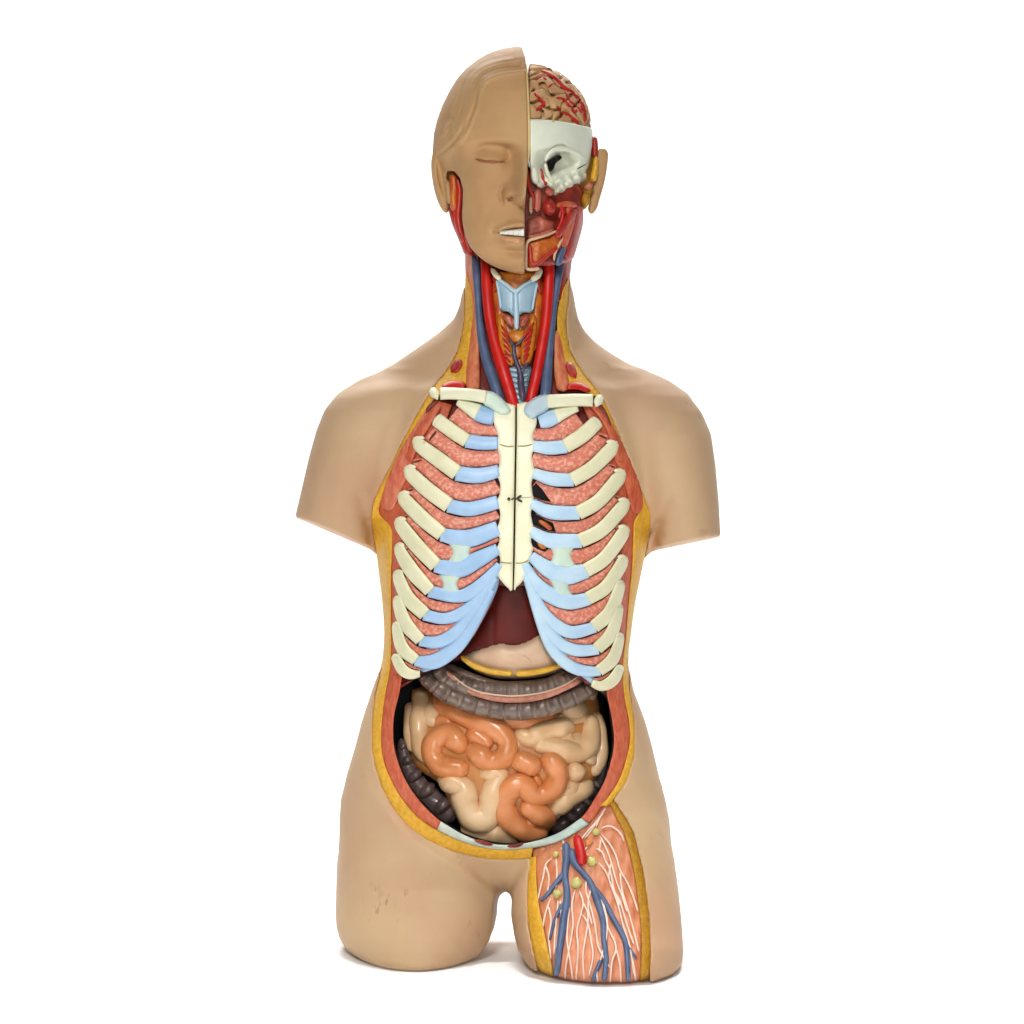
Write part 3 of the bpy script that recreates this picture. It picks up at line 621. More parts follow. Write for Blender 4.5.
sweep('larynx_ridge', [(496.5,280,1.2),(499,294,1.3),(501,309,1.3)], 'larynx_rim', LX, off=4.0, K=8)
sweep('larynx_ridge', [(537.5,282,1.2),(534.5,296,1.3),(532,311,1.3)], 'larynx_rim', LX, off=4.0, K=8)
sweep('cricoid_muscle', [(503,315,2.4),(508,319,3.6),(512,327,2.6)], 'pink_tissue', LX, t=2.6, off=3.5)
sweep('cricoid_muscle', [(530,315,2.4),(525,319,3.6),(521,327,2.6)], 'pink_tissue', LX, t=2.6, off=3.5)
plate('gland_bed', [(499,310),(516,316),(535,310),(534,340),(528,364),(517,368),(506,362),(500,340)], 'orange_muscle', LX, off=-3, r=3, depth=6)
TH = node('thyroid_gland', 'orange thyroid gland crossed by dark veins')
sweep('gland_lobe', [(500,314,2.5),(502,328,4.4),(505,344,6.4,1),(509,358,6,1),(512,366,4)], 'thyroid', TH, t=5, off=0.5)
sweep('gland_lobe', [(534,314,2.5),(532,328,4.6),(528,344,6.6,1),(526,358,6,1),(523,366,4)], 'thyroid', TH, t=5, off=0.5)
sweep('gland_isthmus', [(508,333,5),(517,337,7,1),(526,333,5)], 'thyroid', TH, t=4.6, off=1)
sweep('gland_isthmus', [(512,348,7),(517,350,9),(522,348,7)], 'orange_muscle', TH, t=3.6, off=0)
def thb(x, y): return G(x, y)
for i in range(6):
    sweep('gland_artery', [(500.5 + i * .9, 325 + i * 6.2, .9), (504.5 + i * .8, 330 + i * 6, 1.3), (509.5 + i * .4, 337 + i * 5.2, .8)], 'red_artery', TH, off=6.6, K=8, step=1.5)
    sweep('gland_artery', [(534.5 - i * 1.1, 322 + i * 6.2, .9), (529.5 - i * .8, 329 + i * 6, 1.5), (523.5, 337 + i * 5.2, .8)], 'red_artery', TH, off=6.8, K=8, step=1.5)
sweep('thyroid_vein', [(514,343,1.8,1),(514,354,2.2,1),(517,364,2.4),(520,372,3,0),(521,385,3.6,0),(523,400,3.4,-2)], 'thyroid_vein', TH, off=5)
for p in ([(509,337,1.1),(511,342,1.3),(514,347,1.5)], [(526,334,1.1),(521,341,1.3),(515,346,1.5)], [(503,354,1),(509,355,1),(514,356,1.1)], [(529,362,1.3),(525,367,1.8),(520,373,2)]):
    sweep('thyroid_vein', p, 'thyroid_vein', TH, off=5.8, K=9)
TR = node('trachea', 'pale ringed windpipe above the sternum')
plate('windpipe', [(507,366),(530,366),(529,382),(524,404),(514,406),(510,390)], 'larynx', TR, off=-1, r=5, depth=8)
for i in range(6):
    sweep('tracheal_ring', [(508 + i * .8, 369 + i * 5.4, 1.6), (518, 370.5 + i * 5.4, 1.8, 1.5), (529 - i * .6, 369 + i * 5.4, 1.6)], 'larynx_rim', TR, off=-0.5, K=9)

# ---------------------------------------------------------------- organs
def OB(x, y):  # bulging surface of the organs inside the cavity
    return 62 - 26 * np.abs((np.asarray(x, float) - 510) / 105) ** 2.5 - 0.03 * np.clip(np.asarray(y, float) - 760, 0, None) * 8 * 0.5
plate('liver', [(497,582),(530,578),(537,606),(546,634),(550,650),(530,652),(500,654),(476,656),(452,662),(462,648),(474,632),(486,610)], 'liver', hf=lambda x, y: 62 - ((x - 508) / 60) ** 2 * 14 - np.exp(-((x - 493) / 1.6) ** 2) * 1.4, r=10, depth=45, label='glossy dark maroon liver under the sternum')
ST = plate('stomach', [(459,658),(470,651),(483,647),(500,642.5),(514,644),(526,641),(540,634),(550,640),(562,660),(566,668),(545,676),(520,679),(495,678),(475,671)], 'stomach', hf=lambda x, y: 70 - ((x - 512) / 60) ** 2 * 18 - np.clip(y - 655, 0, 50) * .25, r=12, depth=40, label='pale pinkish stomach below the liver')
for p in ([(522,655,.5),(528,658,.6),(533,664,.5),(536,668,.4)], [(528,658,.5),(536,653,.4),(541,648,.4)], [(500,662,.4),(512,658,.4),(522,655,.4)]):
    sweep('stomach_vessel', p, 'taenia', ST, base=lambda x, y: 70 - ((x - 512) / 60) ** 2 * 18 - max(y - 655, 0) * .25, off=-0.5, K=7, step=1.5)
def CB(x, y): return 64 - 30 * np.abs((np.asarray(x, float) - 510) / 95) ** 2
sweep('omentum_band', [(461,656,2.4),(472,664.5,3),(486,670,3.2),(500,672.5,3.2),(513,673.5,3.2)], 'omentum', base=CB, off=6, label='yellow band under the stomach on the side of the cecum')
sweep('omentum_band', [(515,673.5,3.2),(530,673,3.2),(548,669.5,3),(565,663,2.2)], 'omentum', base=CB, off=6, label='yellow band under the stomach above the dissected thigh')
TC = node('transverse_colon', 'grey brown transverse colon with pouches and a pink band')
haus = lambda p: (lambda s, L: 1.0 - 0.16 * np.exp(-(((s % p) - p / 2) / 1.3) ** 2) - 0.05 * np.cos(2 * np.pi * s / p))
sweep('colon_tube', [(420,672,8),(434,684,9),(452,696,9.5),(478,706,9.5),(505,710.5,9.5),(535,709.5,9.5),(562,702,9.5),(584,692,8.5),(598,682,7)], 'colon', TC, base=CB, off=0, mod=haus(14.5), step=0.8, K=18)
plate('colon_wall', [(436,668),(450,664),(470,672),(495,680),(515,681),(545,678),(570,668),(584,680),(570,694),(540,703),(510,705),(480,701),(452,690)], 'colon', TC, hf=lambda x, y: CB(x, y) + 1, r=5, depth=30)
sweep('colon_tube', [(434,664,7),(446,676,8.5),(462,684.5,9),(485,690,9),(512,692,9),(540,690,9),(562,683,8.5),(577,674,7)], 'colon', TC, base=CB, off=2.5, mod=haus(12.5), step=0.8, K=18)
sweep('colon_band', [(446,671,2.2),(458,683,2.8),(474,692.5,3),(492,698,3),(512,699.6,3.2),(534,698,3.4),(556,691.5,3.6),(580,680,3)], 'taenia', TC, base=CB, t=2.4, off=8.5)
sweep('colon_band', [(452,675,.7),(466,686,.9),(484,693,.9),(512,696,.9),(540,693,.9),(562,686,.9),(578,677,.6)], 'stomach', TC, base=CB, off=11, K=8)
def EB(x, y): return 8 + 0 * np.asarray(x, float)
CE = node('ascending_colon', 'black brown pouched cecum at the belly wall')
sweep('colon_tube', [(401,738,4),(403,750,6),(407,766,8.5),(417,784,10.5),(431,800,12.5),(445,812,12.5),(455,820,9)], 'cecum', CE, base=lambda x, y: 12 + 0 * x, mod=haus(18), step=1.0, K=18)
for (x, y, r_) in ((403,746,4.5),(407,760,6.5),(415,776,8.5),(427,791,10.5),(442,806,11.5)):
    sweep('colon_pouch', [(x - r_ * .5, y - r_ * .5, r_ * .8), (x, y, r_), (x + r_ * .5, y + r_ * .5, r_ * .8)], 'cecum', CE, base=lambda x, y: 19 + 0 * x, step=1.5, K=18)
DC = node('descending_colon', 'black pouched colon behind the pale coils')
sweep('colon_tube', [(607,760,4),(604,772,6),(597,787,8),(583,806,9),(566,822,8),(552,832,6)], 'cecum', DC, base=lambda x, y: 4 + 0 * x, mod=haus(14), step=1.2, K=18)
for (x, y, r_) in ((597,785,6),(587,801,7.5),(571,816,8.5)):
    sweep('colon_pouch', [(x + r_ * .5, y - r_ * .5, r_ * .8), (x, y, r_), (x - r_ * .5, y + r_ * .5, r_ * .8)], 'cecum', DC, base=lambda x, y: 16 + 0 * x, step=1.5, K=18)
# small intestine
SI = node('small_intestine', 'glossy orange and cream coils filling the belly')
def IB(x, y):
    x = np.asarray(x, float); y = np.asarray(y, float)
    rr = np.sqrt(((x - 505) / 104) ** 2 + ((y - 768) / 82) ** 2)
    return 46 - 34 * np.clip(rr, 0, 1.2) ** 2.6
blob('intestine_loop', 576, 772, 10.5, 'gut_cream', SI, 36.0, K=20)
plate('mesentery', [(412,690),(440,684),(500,705),(560,700),(592,690),(601,720),(603,755),(592,785),(560,815),(545,835),(515,842),(470,836),(455,815),(440,785),(415,765),(407,730)], 'mesentery', SI, hf=lambda x, y: IB(x, y) + 1, r=8, depth=25, res=4, label='ochre backing between the coils')
OR = [[(434,696,9),(448,706,11),(464,716,10,1),(481,722,11.5,3),(497,730,10.5,2),(507,742,10,2),(505,756,10,2),(491,761,10,1),(478,754,10,2),(467,745,8,0)],
 [(464,754,8,-4),(458,743,10,0),(447,735,11,0),(435,741,10.5,0),(432,754,10.5,0),(440,765,10.5,0),(454,768,10.5,1),(469,768,9,0)],
 [(478,710,6,-4),(505,720,8,-1),(532,722,8,-1),(558,713,6,-3)],
 [(511,757,9,1),(526,763,10.5,3),(541,770,9,2)],
 [(540,758,8,-1),(553,764,10.5,1),(558,778,10.5,2),(550,791,10.5,1),(535,795,10,1),(521,784,11,2),(508,792,11,1),(504,808,11,0),(513,823,11,1),(529,833,9,1),(548,833,7,-1)],
 [(520,806,8,1),(534,811,9.5,2),(547,819,9.5,1),(553,827,7,-2)], [(466,730,8,-3),(480,738,9,-3),(492,748,8,-3)], [(532,783,8,-4),(542,778,8,-4)], [(524,822,7,-4),(538,826,7,-4)], [(430,728,6,-5),(440,722,6,-5),(452,724,7,-5)]]
CR = [[(420,690,8),(421,710,9,0),(419,730,9,0),(423,750,9,0),(431,764,6,-2)], [(411,702,5,-1),(409,728,5.5,-1),(413,752,5,-1)], [(428,700,7,-3),(431,716,8,-2),(436,728,6,-3)],
 [(438,775,8,-3),(450,781,11,-1),(463,789,12,0),(466,804,12.4,0),(473,817,13,0),(486,817,13,0),(492,803,11.6,0),(494,788,11.2,0),(500,776,9,-2),(488,774,9,-2),(480,777,8,-2)],
 [(461,826,5,-2),(475,834,9,-2),(494,833,10.5,-1),(509,839,7,-2),(518,844,3,-4)],
 [(514,731,8,-1),(530,738,10,0),(547,731,10.5,1),(566,729,10,0),(575,732,7,-3)], [(530,742,8,-2),(550,746,9.5,0),(568,752,10.5,0),(583,751,10.5,0),(590,738,10,0),(590,724,9,0),(584,716,7,-3)],
 [(561,712,9,0),(575,711,10.5,1),(588,708,9,0)], [(575,698,6,-2),(588,694,8,-1),(595,700,6,-2)], [(595,712,6,-1),(600,732,6,-1),(602,750,6,-1),(597,766,7,-2),(592,776,5,-3)],
 [(556,739,7,-3),(574,741,8,-3),(580,732,8,-3)], [(586,764,9,-3),(594,752,8,-3)], [(582,784,9,-3),(566,790,9,-3),(568,778,8,-3)], [(508,742,7,-3),(520,750,8,-3)], [(556,722,7,-3),(590,716,7,-3)], [(592,781,7,-2),(580,792,9,-1),(566,800,9.5,0),(556,812,8,-2),(556,820,6,-4)], [(480,742,6,-8),(500,776,6,-8)]]
for p in OR: sweep('intestine_loop', [(q[0], q[1], q[2] * 1.08) + tuple(q[3:]) for q in p], 'gut_orange', SI, base=IB, off=2.5, K=22, step=1.4, mod=lambda s_, L_: 1 + .055 * np.sin(s_ * .24 + L_))
for p in CR[:-1]: sweep('intestine_loop', [(q[0], q[1], q[2] * 1.1) + tuple(q[3:]) for q in p], 'gut_cream', SI, base=IB, off=0.5, K=22, step=1.4, mod=lambda s_, L_: 1 + .07 * np.sin(s_ * .22 + L_))

# ---------------------------------------------------------------- dissected thigh
TP = node('thigh_dissection', 'opened thigh front with veins, nerves and lymph nodes')
def PB(x, y): return G(x, y) - 7
plate('thigh_muscle', [(533,859),(533,849),(546,845),(562,839),(589,822),(604,805),(610,802),(622,822),(631,856),(638,892),(642,933),(641,975),(640,984),(600,984),(556,980),(549,950),(544,925),(540,905),(537,880)], 'thigh_muscle', TP, hf=lambda x, y: PB(x, y) + 0.6 * np.sin((x + (y - 850) * .18 * np.sign(x - 580)) * .55), r=1, depth=6, res=2, smoothp=False)
ribbon('thigh_fat', [(529.5,858),(528,880),(527,905),(529.5,930),(534,955),(540,979)], [(536,856),(536.5,880),(539,905),(544,930),(549,955),(555,982)], 'fat', TP, off=-1.5, dome=1.5, depth=10, label='bright yellow fat edge of the inner thigh')
ribbon('thigh_fat', [(611,798),(616,803),(626,818),(634,833),(643.5,872),(649,913),(651,950),(649.5,984)], [(607.5,802),(611,807),(618,821),(624.5,835),(633,868),(638.5,905),(641.5,945),(639.5,985)], 'fat_dark', TP, off=-2.5, dome=1.5, depth=10, label='dark mustard fat edge of the outer thigh')
def tv(name, p, m, off=1.5, **k): sweep(name, p, m, TP, base=PB, off=off, K=12, **k)
tv('thigh_vein', [(566,842,4.4),(566.5,858,4.2),(565,874,3.6),(567,892,3.6),(566,908,4.4),(563,925,4.4),(559.5,950,3.8),(556.5,978,3.4)], 'vein')
tv('thigh_vein', [(571,848,4),(574,862,3.8),(583,873,3.4),(591,884,3.6),(597,900,3.8),(603,920,3.4),(604,940,3),(606,960,3),(604,982,3)], 'vein')
tv('thigh_vein', [(565,872,3.2),(554,886,2.8),(547,895,2.4),(540,901,2)], 'vein')
tv('thigh_vein', [(563,903,2.4),(555,920,2),(549,942,1.2)], 'vein')
tv('thigh_vein', [(592,886,3),(604,901,3),(614,920,3),(624,938,3),(627,955,2.8),(628.5,982,2.6)], 'vein')
tv('thigh_vein', [(624,940,2),(631,951,1.8),(637,959,1.4)], 'vein')
tv('thigh_vein', [(602,958,2.2),(596,972,2.4),(592,983,2.6)], 'vein')
tv('femoral_artery', [(576,834,3.4),(578,841,4.8),(580,850,5.4),(582,859,5.2),(581,866,3.4)], 'artery', 3.5)
tv('muscle_stump', [(586,846,3),(589,842,4.2),(592,838,3)], 'gut_orange', 1)
for x, y, r_ in ((596,832,4.4),(556,854.5,3.6),(592,861.5,5.6),(576.5,883,6.2),(557.5,894,5.4)):
    blob('lymph_node', x, y, r_ * .92, 'lymph', TP, float(PB(x, y)) + 2.5)
NV = [[(600,836),(606,848),(611,862),(616,880),(622,896),(627,912)], [(611,862),(609,878),(614,894)], [(603,902),(607,920),(606,940),(601,958),(597,972),(598,983)], [(575,890),(572,905),(573,925),(570,945),(566,965),(565,980)], [(560,900),(561,915),(558,935),(556,950)], [(612,888),(620,902),(627,925),(634,945)], [(583,902),(588,915),(586,935),(583,955),(584,980)], [(545,864),(549,878),(547,895)], [(592,885),(588,905),(592,925)], [(548,905),(551,920),(549,938),(551,960)], [(600,829),(608,826),(616,829),(622,836),(624,842)], [(601,834),(609,843),(616,856),(620,870),(627,882),(633,896),(638,912)], [(620,872),(622,890),(628,910),(634,932),(639,952)],
 [(601,838),(600,846),(599,853)], [(595,848),(602,852),(605,860),(610,870),(614,890),(620,906)], [(598,862),(606,872),(612,888),(618,905),(623,925),(630,948),(634,975)],
 [(586,872),(592,885),(598,893),(602,902),(605,915),(609,930),(614,940),(616,950),(612,962),(610,984)], [(616,948),(620,965),(621,984)], [(586,892),(591,908),(595,925),(598,945),(604,958),(610,968)],
 [(579,890),(583,902),(581,914),(577,930),(578,950),(576,981)], [(582,914),(588,924),(591,940),(593,956),(589,976)], [(564,900),(569,908),(568,922),(567,940),(570,960),(573,981)],
 [(558,900),(557,915),(555,935),(554,955)], [(556,858),(557,872),(556,888)], [(552,858),(546,864),(543,878),(540,890),(538,900)], [(551,898),(547,908),(544,920),(543,928)],
 [(606,807),(602,814),(598,822),(596,828)], [(604,812),(596,822),(587,832),(581,840)], [(597,822),(590,832),(584,839)], [(562,838),(564,845),(560,850)], [(587,875),(586,890),(590,905)],
 [(588,846),(584,852),(590,856)], [(632,956),(634,968),(636,982)], [(545,948),(550,962),(552,978)]]
for p in NV:
    tv('nerve', [(x, y, .88) for x, y in p], 'nerve', 2.6 if len(p) > 4 else 2.0, step=2.5)

# ---------------------------------------------------------------- head: intact half
hx = 1.25
xs2, ys2, ds2, X, Y, D = box3(424, 532, 38, 282, -112, 144, hx)
M = lambda t: [(y, L, 1052 - L, F, B) for (y, L, F, B) in t]
cran = loft(M([(46.6,515,6,-20),(47.6,506,16,-32),(50,497,28,-44),(54,487,38,-56),(60,477,48,-68),(68,466.5,58,-80),(78,457.5,66,-88),(90,450,72,-95),(105,442.5,76,-99),(120,437,78,-100),(135,433.5,78,-99),(150,433,74,-96),(170,440,66,-88),(190,448,56,-76),(212,462,40,-62),(225,475,20,-50)]), ys2, X, Y, D, 2.1, hx, 2, sm=5)
face = loft(M([(62,500,40,10),(85,478,62,5),(112,462,76,0),(130,456,82,0),(150,455,84,-5),(175,457,84,-10),(195,460,84,-10),(215,461,84,-8),(235,465,83,0),(247,470,82,8),(256,478,80,16),(263,487,77,24),(268,497,73,30),(272,509,68,38),(274,520,62,46)]), ys2, X, Y, D, 2.25, hx, 3, sm=7)
f = smin(cran, face, 9)
x_, y_ = X[:, :, 0].astype(float), Y[:, :, 0].astype(float)
def ga(cx, cy, sx, sy, a, rot=0.0):
    c, s = math.cos(rot), math.sin(rot)
    u = (x_ - cx) * c + (y_ - cy) * s; w = -(x_ - cx) * s + (y_ - cy) * c
    return a * np.exp(-(u / sx) ** 2 - (w / sy) ** 2)
def ss(a, b, t):
    t = np.clip((t - a) / (b - a), 0, 1); return t * t * (3 - 2 * t)
def curve_ridge(P, sg, a):
    dm = np.full(x_.shape, 1e9)
    C = crom(P, 2)
    for (ax, ay), (bx, by) in zip(C[:-1], C[1:]):
        ex, ey = bx - ax, by - ay
        t = np.clip(((x_ - ax) * ex + (y_ - ay) * ey) / (ex * ex + ey * ey + 1e-9), 0, 1)
        dm = np.minimum(dm, (x_ - ax - t * ex) ** 2 + (y_ - ay - t * ey) ** 2)
    return a * np.exp(-dm / sg ** 2)
bmp = ga(497, 141, 26, 6, 3.2, .05) + ga(493, 152, 20, 10, -10) + ga(511, 158, 7, 12, -7) + ga(490, 156, 13, 8.5, 8) + curve_ridge([(474,158),(482,160.5),(492,161.5),(500,161.5),(506,161)], 1.5, -1.8)
ny = np.clip((y_ - 140) / 52, 0, 1)
nose = (1.5 + 29 * ny ** 1.5) * np.exp(-((526 - x_) / (7 + 6.5 * ny ** 2)) ** 2) * ss(138, 150, y_) * (1 - ss(196, 206, y_))
bmp += nose + ga(507.5, 194, 5.5, 6, 8) + ga(509.5, 198.5, 4.2, 2.6, -9) + ga(502, 197, 2.2, 7, -2.2)
bmp += ga(480, 190, 16, 14, 3) + ga(526, 224, 26, 20, 7) + curve_ridge([(496,231.5),(505,227),(515,224),(526,224.5)], 3.2, 3.2) + ga(514, 243.5, 14, 4.4, 5.2) + ga(516, 251.5, 15, 3.6, -3) + ga(522, 262, 18, 8, 5)
bmp += ga(494, 233, 3.5, 5, -2.5) + ga(488, 214, 4, 15, -0.9, .45) + ga(526, 190, 8, 7, 5) + curve_ridge([(503,187),(500.5,194),(502,201)], 2.2, -2.6) + curve_ridge([(478,149),(488,145.5),(500,145.5),(508,149)], 2.6, -1.6) + ga(476, 178, 12, 9, 2.5) + ga(470, 222, 12, 18, -2)
mouth = poly_sd(crom([(497,232.5),(505,229.6),(516,227.6),(528,227),(528,236),(516,236.4),(505,235.4),(497,232.5)], 2), x_, y_)
bmp -= 9 * (1 - ss(-1.2, 0.8, mouth))
bmp *= 1.28
# moulded hair
hl = crom([(530,73),(514,74.5),(500,77),(489,82),(483,92),(480,106),(474,120),(468,134),(460,146),(452,154),(444,160),(424,164),(424,30),(532,30)], 4)
hsd = poly_sd(hl, x_, y_)
hair = ss(-2.0, 5.0, -hsd)
strand = np.sin((x_ * .42 + y_ * .20) + 2.2 * np.sin(y_ * .045 + x_ * .03)) * .9 + np.sin(x_ * .17 - y_ * .11 + 2 * np.sin(y_ * .06)) * 1.4
strand = np.sin(-hsd * .62 + 1.6 * np.sin(y_ * .07 + x_ * .04)) * 1.0 + .5 * np.sin(-hsd * 1.25 + 2 * np.sin(y_ * .05))
bmp += hair * (2.2 + 1.5 * strand) + ga(449, 119, 5, 4, -5) + curve_ridge([(490,80),(500,76.6),(514,74.2),(527,73)], 3.0, 1.4) + curve_ridge([(441,128),(447,138),(452,150)], 2.6, 2.2) + curve_ridge([(452,92),(450,104),(452,116)], 2.6, 2.0)
fr = ss(-25, 15, D)
Dd = bmp[:, :, None] * fr
# shift the field by the relief: sample f at d - bump
kf = np.clip((D - Dd - ds2[0]) / hx, 0, len(ds2) - 1.001); k0 = kf.astype(int); kt = kf - k0
f = np.take_along_axis(f, k0, 2) * (1 - kt) + np.take_along_axis(f, k0 + 1, 2) * kt
# hollow for the exposed gland in front of the ear
gl = poly_sd([(448,171),(454,171),(460,178),(463,190),(462.5,205),(461.5,218),(461,240),(440,240),(448,208),(446,190),(445,178)], x_, y_)
gcut = smax(gl[:, :, None] + 0 * D, -(D - 2), 2); f = smax(f, -gcut, 2)
f = smax(f, X - 525.5 - 2.2 * ss(48, 120, Y) + 3.5 * (1 - ss(46, 60, Y)) + 3 * ss(165, 215, Y), 2.2)
# ear
ear = np.sqrt(((X - 440.5 - (Y - 180) * .17) / 8.2) ** 2 + ((Y - 182) / 31) ** 2 + ((D - 0) / 17) ** 2) - 1
ear = normed(ear, hx)
ehole = np.sqrt(((X - 441.5 - (Y - 180) * .17) / 3.4) ** 2 + ((Y - 176) / 20) ** 2 + ((D - 16) / 7) ** 2) - 1
ear = smax(ear, -normed(ehole, hx), 2.5)
f = smin(f, ear, 3)
v, q = nets(f.astype(np.float64), xs2, ys2, ds2)
FACE = link('head_shell', v, None, 'face_skin', quads=q, label='tan skin half of the head with closed eye and moulded hair')
# front surface of the half head
ins = f < 0
kk = np.clip(ins.shape[2] - 1 - np.argmax(ins[:, :, ::-1], axis=2), 0, ins.shape[2] - 2)
HF = np.where(ins.any(2), ds2[0] + kk * hx + hx / 2, 0)
def FB(x, y):
    i = np.clip(((np.asarray(x, float) - xs2[0]) / hx).round().astype(int), 0, HF.shape[0] - 1); j = np.clip(((np.asarray(y, float) - ys2[0]) / hx).round().astype(int), 0, HF.shape[1] - 1)
    return HF[i, j]
FBs = lambda x, y: float(np.median([FB(x + a, y + b) for a in (-2, 0, 2) for b in (-2, 0, 2)]))
sweep('eyelid_line', [(475,158.8,.6),(482,160.9,1.1),(491,162,1.5),(499,162.2,1.4),(505,161.2,.5)], 'slit', FACE, base=lambda x, y: FBs(x, y), off=-.1, t=None, K=8, step=3)
sweep('nostril', [(507,197.8,.9),(510,197.4,1.5),(513,198.4,.8)], 'slit', FACE, base=lambda x, y: FBs(x, y), off=-0.8, K=8)
sweep('lip', [(498,231.6,.5),(504,228.2,1.1),(511,226,1.7),(518,225,2.0),(524,225.4,1.8)], 'lip_brown', FACE, base=lambda x, y: FBs(x, y - 2), off=-1.5, K=12, label='upper lip')
sweep('lip', [(497.5,235.4,.8),(503,237.8,2.2),(510,239.6,3.2),(518,240.6,3.6),(524,240.8,3.6)], 'lip', FACE, base=lambda x, y: FBs(x, y + 3), off=-2.4, K=14, label='lower lip')
for i, x in enumerate([501.6, 506.0, 510.7, 515.7, 521.2]):
    hh = 1.8 + i * .46; ww = 2.5 + i * .12
    sweep('tooth', [(x, 232.4 - hh, ww * .96), (x, 232.4, ww), (x, 232.4 + hh, ww * .92)], 'teeth', FACE, base=lambda a, b: 80 + (a - 500) * .3, off=0, t=2.2, K=16, step=.8, e=.5, round_ends=False)
EM = node('face_cut_edge', 'thin yellow edge of the halved face')
def edge_d(y): return float(FB(521 - 3 * (y > 160) , y))
sweep('fat_edge', [(526.2,62,1.0),(527.2,80,1.2),(528,100,1.4),(529,125,1.7),(529,145,1.6),(527.6,165,1.2)], 'cut_edge', EM, base=lambda x, y: edge_d(y), off=-4, K=8, step=5)
for (p, m_) in (([(453,173,4,0),(454,185,4.5,0),(453,200,4.5,0),(456,212,4,0)], 'orange_muscle'), ([(456,176,3,2),(459.5,188,4,2),(459,202,3.6,2),(458,216,4.4,2),(460,230,4,2),(465,244,3.5,0)], 'red_muscle'), ([(447,180,2.5,2),(448.5,192,3,2),(449.5,204,2.6,2)], 'face_skin')):
    sweep('parotid_muscle' if m_ != 'face_skin' else 'ear_lobe', p, m_, base=lambda x, y: 14 + 0 * x, off=0, t=8, K=14)
sweep('side_neck_muscle', [(452,205,5,0),(458,222,6.5,4),(466,240,7,6),(472,256,7,8)], 'red_muscle', base=lambda x, y: 4 + 0 * x, t=12, K=14)

# ---------------------------------------------------------------- head: opened half
h3 = 1.25
xs3, ys3, ds3, X, Y, D = box3(522, 600, 58, 214, -92, 92, h3)
br = np.sqrt(((X - 524) / 61.5) ** 2 + ((Y - 124) / 56) ** 2 + (D / 66) ** 2) - 1
br = normed(br, h3)
a = X * .27 + 1.6 * np.sin(Y * .21 + D * .09) + 1.1 * np.sin(D * .2 + X * .12)
b = Y * .27 + 1.7 * np.sin(X * .19 + 1 + D * .1) + 1.2 * np.sin(D * .16)
c = D * .25 + 1.5 * np.sin(Y * .2 + X * .08)
gy_ = np.abs(np.sin(a) + np.sin(b) + np.sin(c)) 
br = br + 1.9 * np.exp(-(gy_ / 0.42) ** 2) - 0.6
br = smax(br, 527.5 - X, 3); br = smax(br, Y - 136, 2)
v, q = nets(br.astype(np.float64), xs3, ys3, ds3)
BR_ = link('brain', v, None, 'brain', quads=q, label='folded tan brain with red arteries')
ib = br < 0
kb = np.clip(ib.shape[2] - 1 - np.argmax(ib[:, :, ::-1], axis=2), 0, ib.shape[2] - 2)
HB = blur(np.where(ib.any(2), ds3[0] + kb * h3 + h3 / 2, -10.0), 1)
def brs(x, y):
    return float(HB[int(np.clip(round((x - xs3[0]) / h3), 0, HB.shape[0] - 1)), int(np.clip(round((y - ys3[0]) / h3), 0, HB.shape[1] - 1))])
def brs_old(x, y):
    t = 1 - ((x - 524) / 62.3) ** 2 - ((y - 124) / 56.8) ** 2
    return 66.8 * np.sqrt(np.clip(t, 0.0, 1))
AT = [[(540,70.5,1.2),(548,74,1.9),(556,79,2.3),(563,87,2.5),(571,92,2.5),(578,99,2.5),(583.5,109,2.5),(585,122,2.1)], [(534,93,1.4),(540,99,1.7),(544,104,1.9),(538,109,1.5),(536,111,1)],
 [(556,98,1.3),(563,99,1.7),(569,106,1.9),(575,112,1.7),(577,108,1.3)], [(561,113,1.2),(567,114,1.7),(573,119,2),(580,124,1.8)], [(565,92,1.3),(570,101,1.5),(577,107,1.6),(582,113,1.3)],
 [(548,88,1.0),(552,84,1.1),(557,86,1.1)], [(556,106,1.0),(560,109,1.2),(558,114,1)], [(536,80,1),(541,77,1.2),(547,80,1.2)]]
for p in AT: sweep('brain_artery', p, 'red_artery', BR_, base=lambda x, y: brs(x, y), off=0.6, K=10, step=1.5)
# skull
sk = np.sqrt(((X - 520) / 73) ** 2 + ((Y - 140) / 80) ** 2 + (D / 86) ** 2) - 1
sk = normed(sk, h3)
sk = smax(sk, (118.5 + 0.0022 * (X - 530) ** 2 + 0 * X) - Y, 2.0)
sk = smax(sk, 529.2 - X, 1.5)
outl = poly_sd(crom([(524,110),(600,110),(594,150),(593,172),(590,182),(585,187),(581,189),(581,196),(576,199),(573,204),(567,202.5),(562,205),(557,199),(553,197),(552,190),(546,188),(541,190),(533,184),(529,178),(529,168),(524,160)], 3), X[:, :, 0].astype(float), Y[:, :, 0].astype(float))
sk = smax(sk, outl[:, :, None] + 0 * D, 3)
orb = np.sqrt(((X - 559 - .1 * (60 - D) + 1.6 * np.sin(Y * .34)) / (17.5 + 1.5 * np.sin(Y * .2))) ** 2 + ((Y - 164 + 1.8 * np.sin(X * .26)) / 15) ** 2 + ((D - 84) / 46) ** 2) - 1
orb = normed(orb, h3)
sk = smax(sk, -orb, 3.0)
nas = np.sqrt(((X - 543) / 5) ** 2 + ((Y - 176) / 13) ** 2 + ((D - 80) / 14) ** 2) - 1
sk = smax(sk, -normed(nas, h3), 2.0)
hol = np.sqrt(((X - 562) / 9) ** 2 + ((Y - 194) / 5) ** 2 + ((D - 72) / 14) ** 2) - 1
sk = smax(sk, -normed(hol, h3), 2.0)
sk = sk + (0.3 * np.sin(X * .5 + Y * .2) * np.sin(Y * .45 + D * .1) * ss(165, 185, Y))
v, q = nets(sk.astype(np.float64), xs3, ys3, ds3)
SK = link('skull', v, None, 'skull', quads=q, label='white frontal bone and cheekbone with empty eye socket')
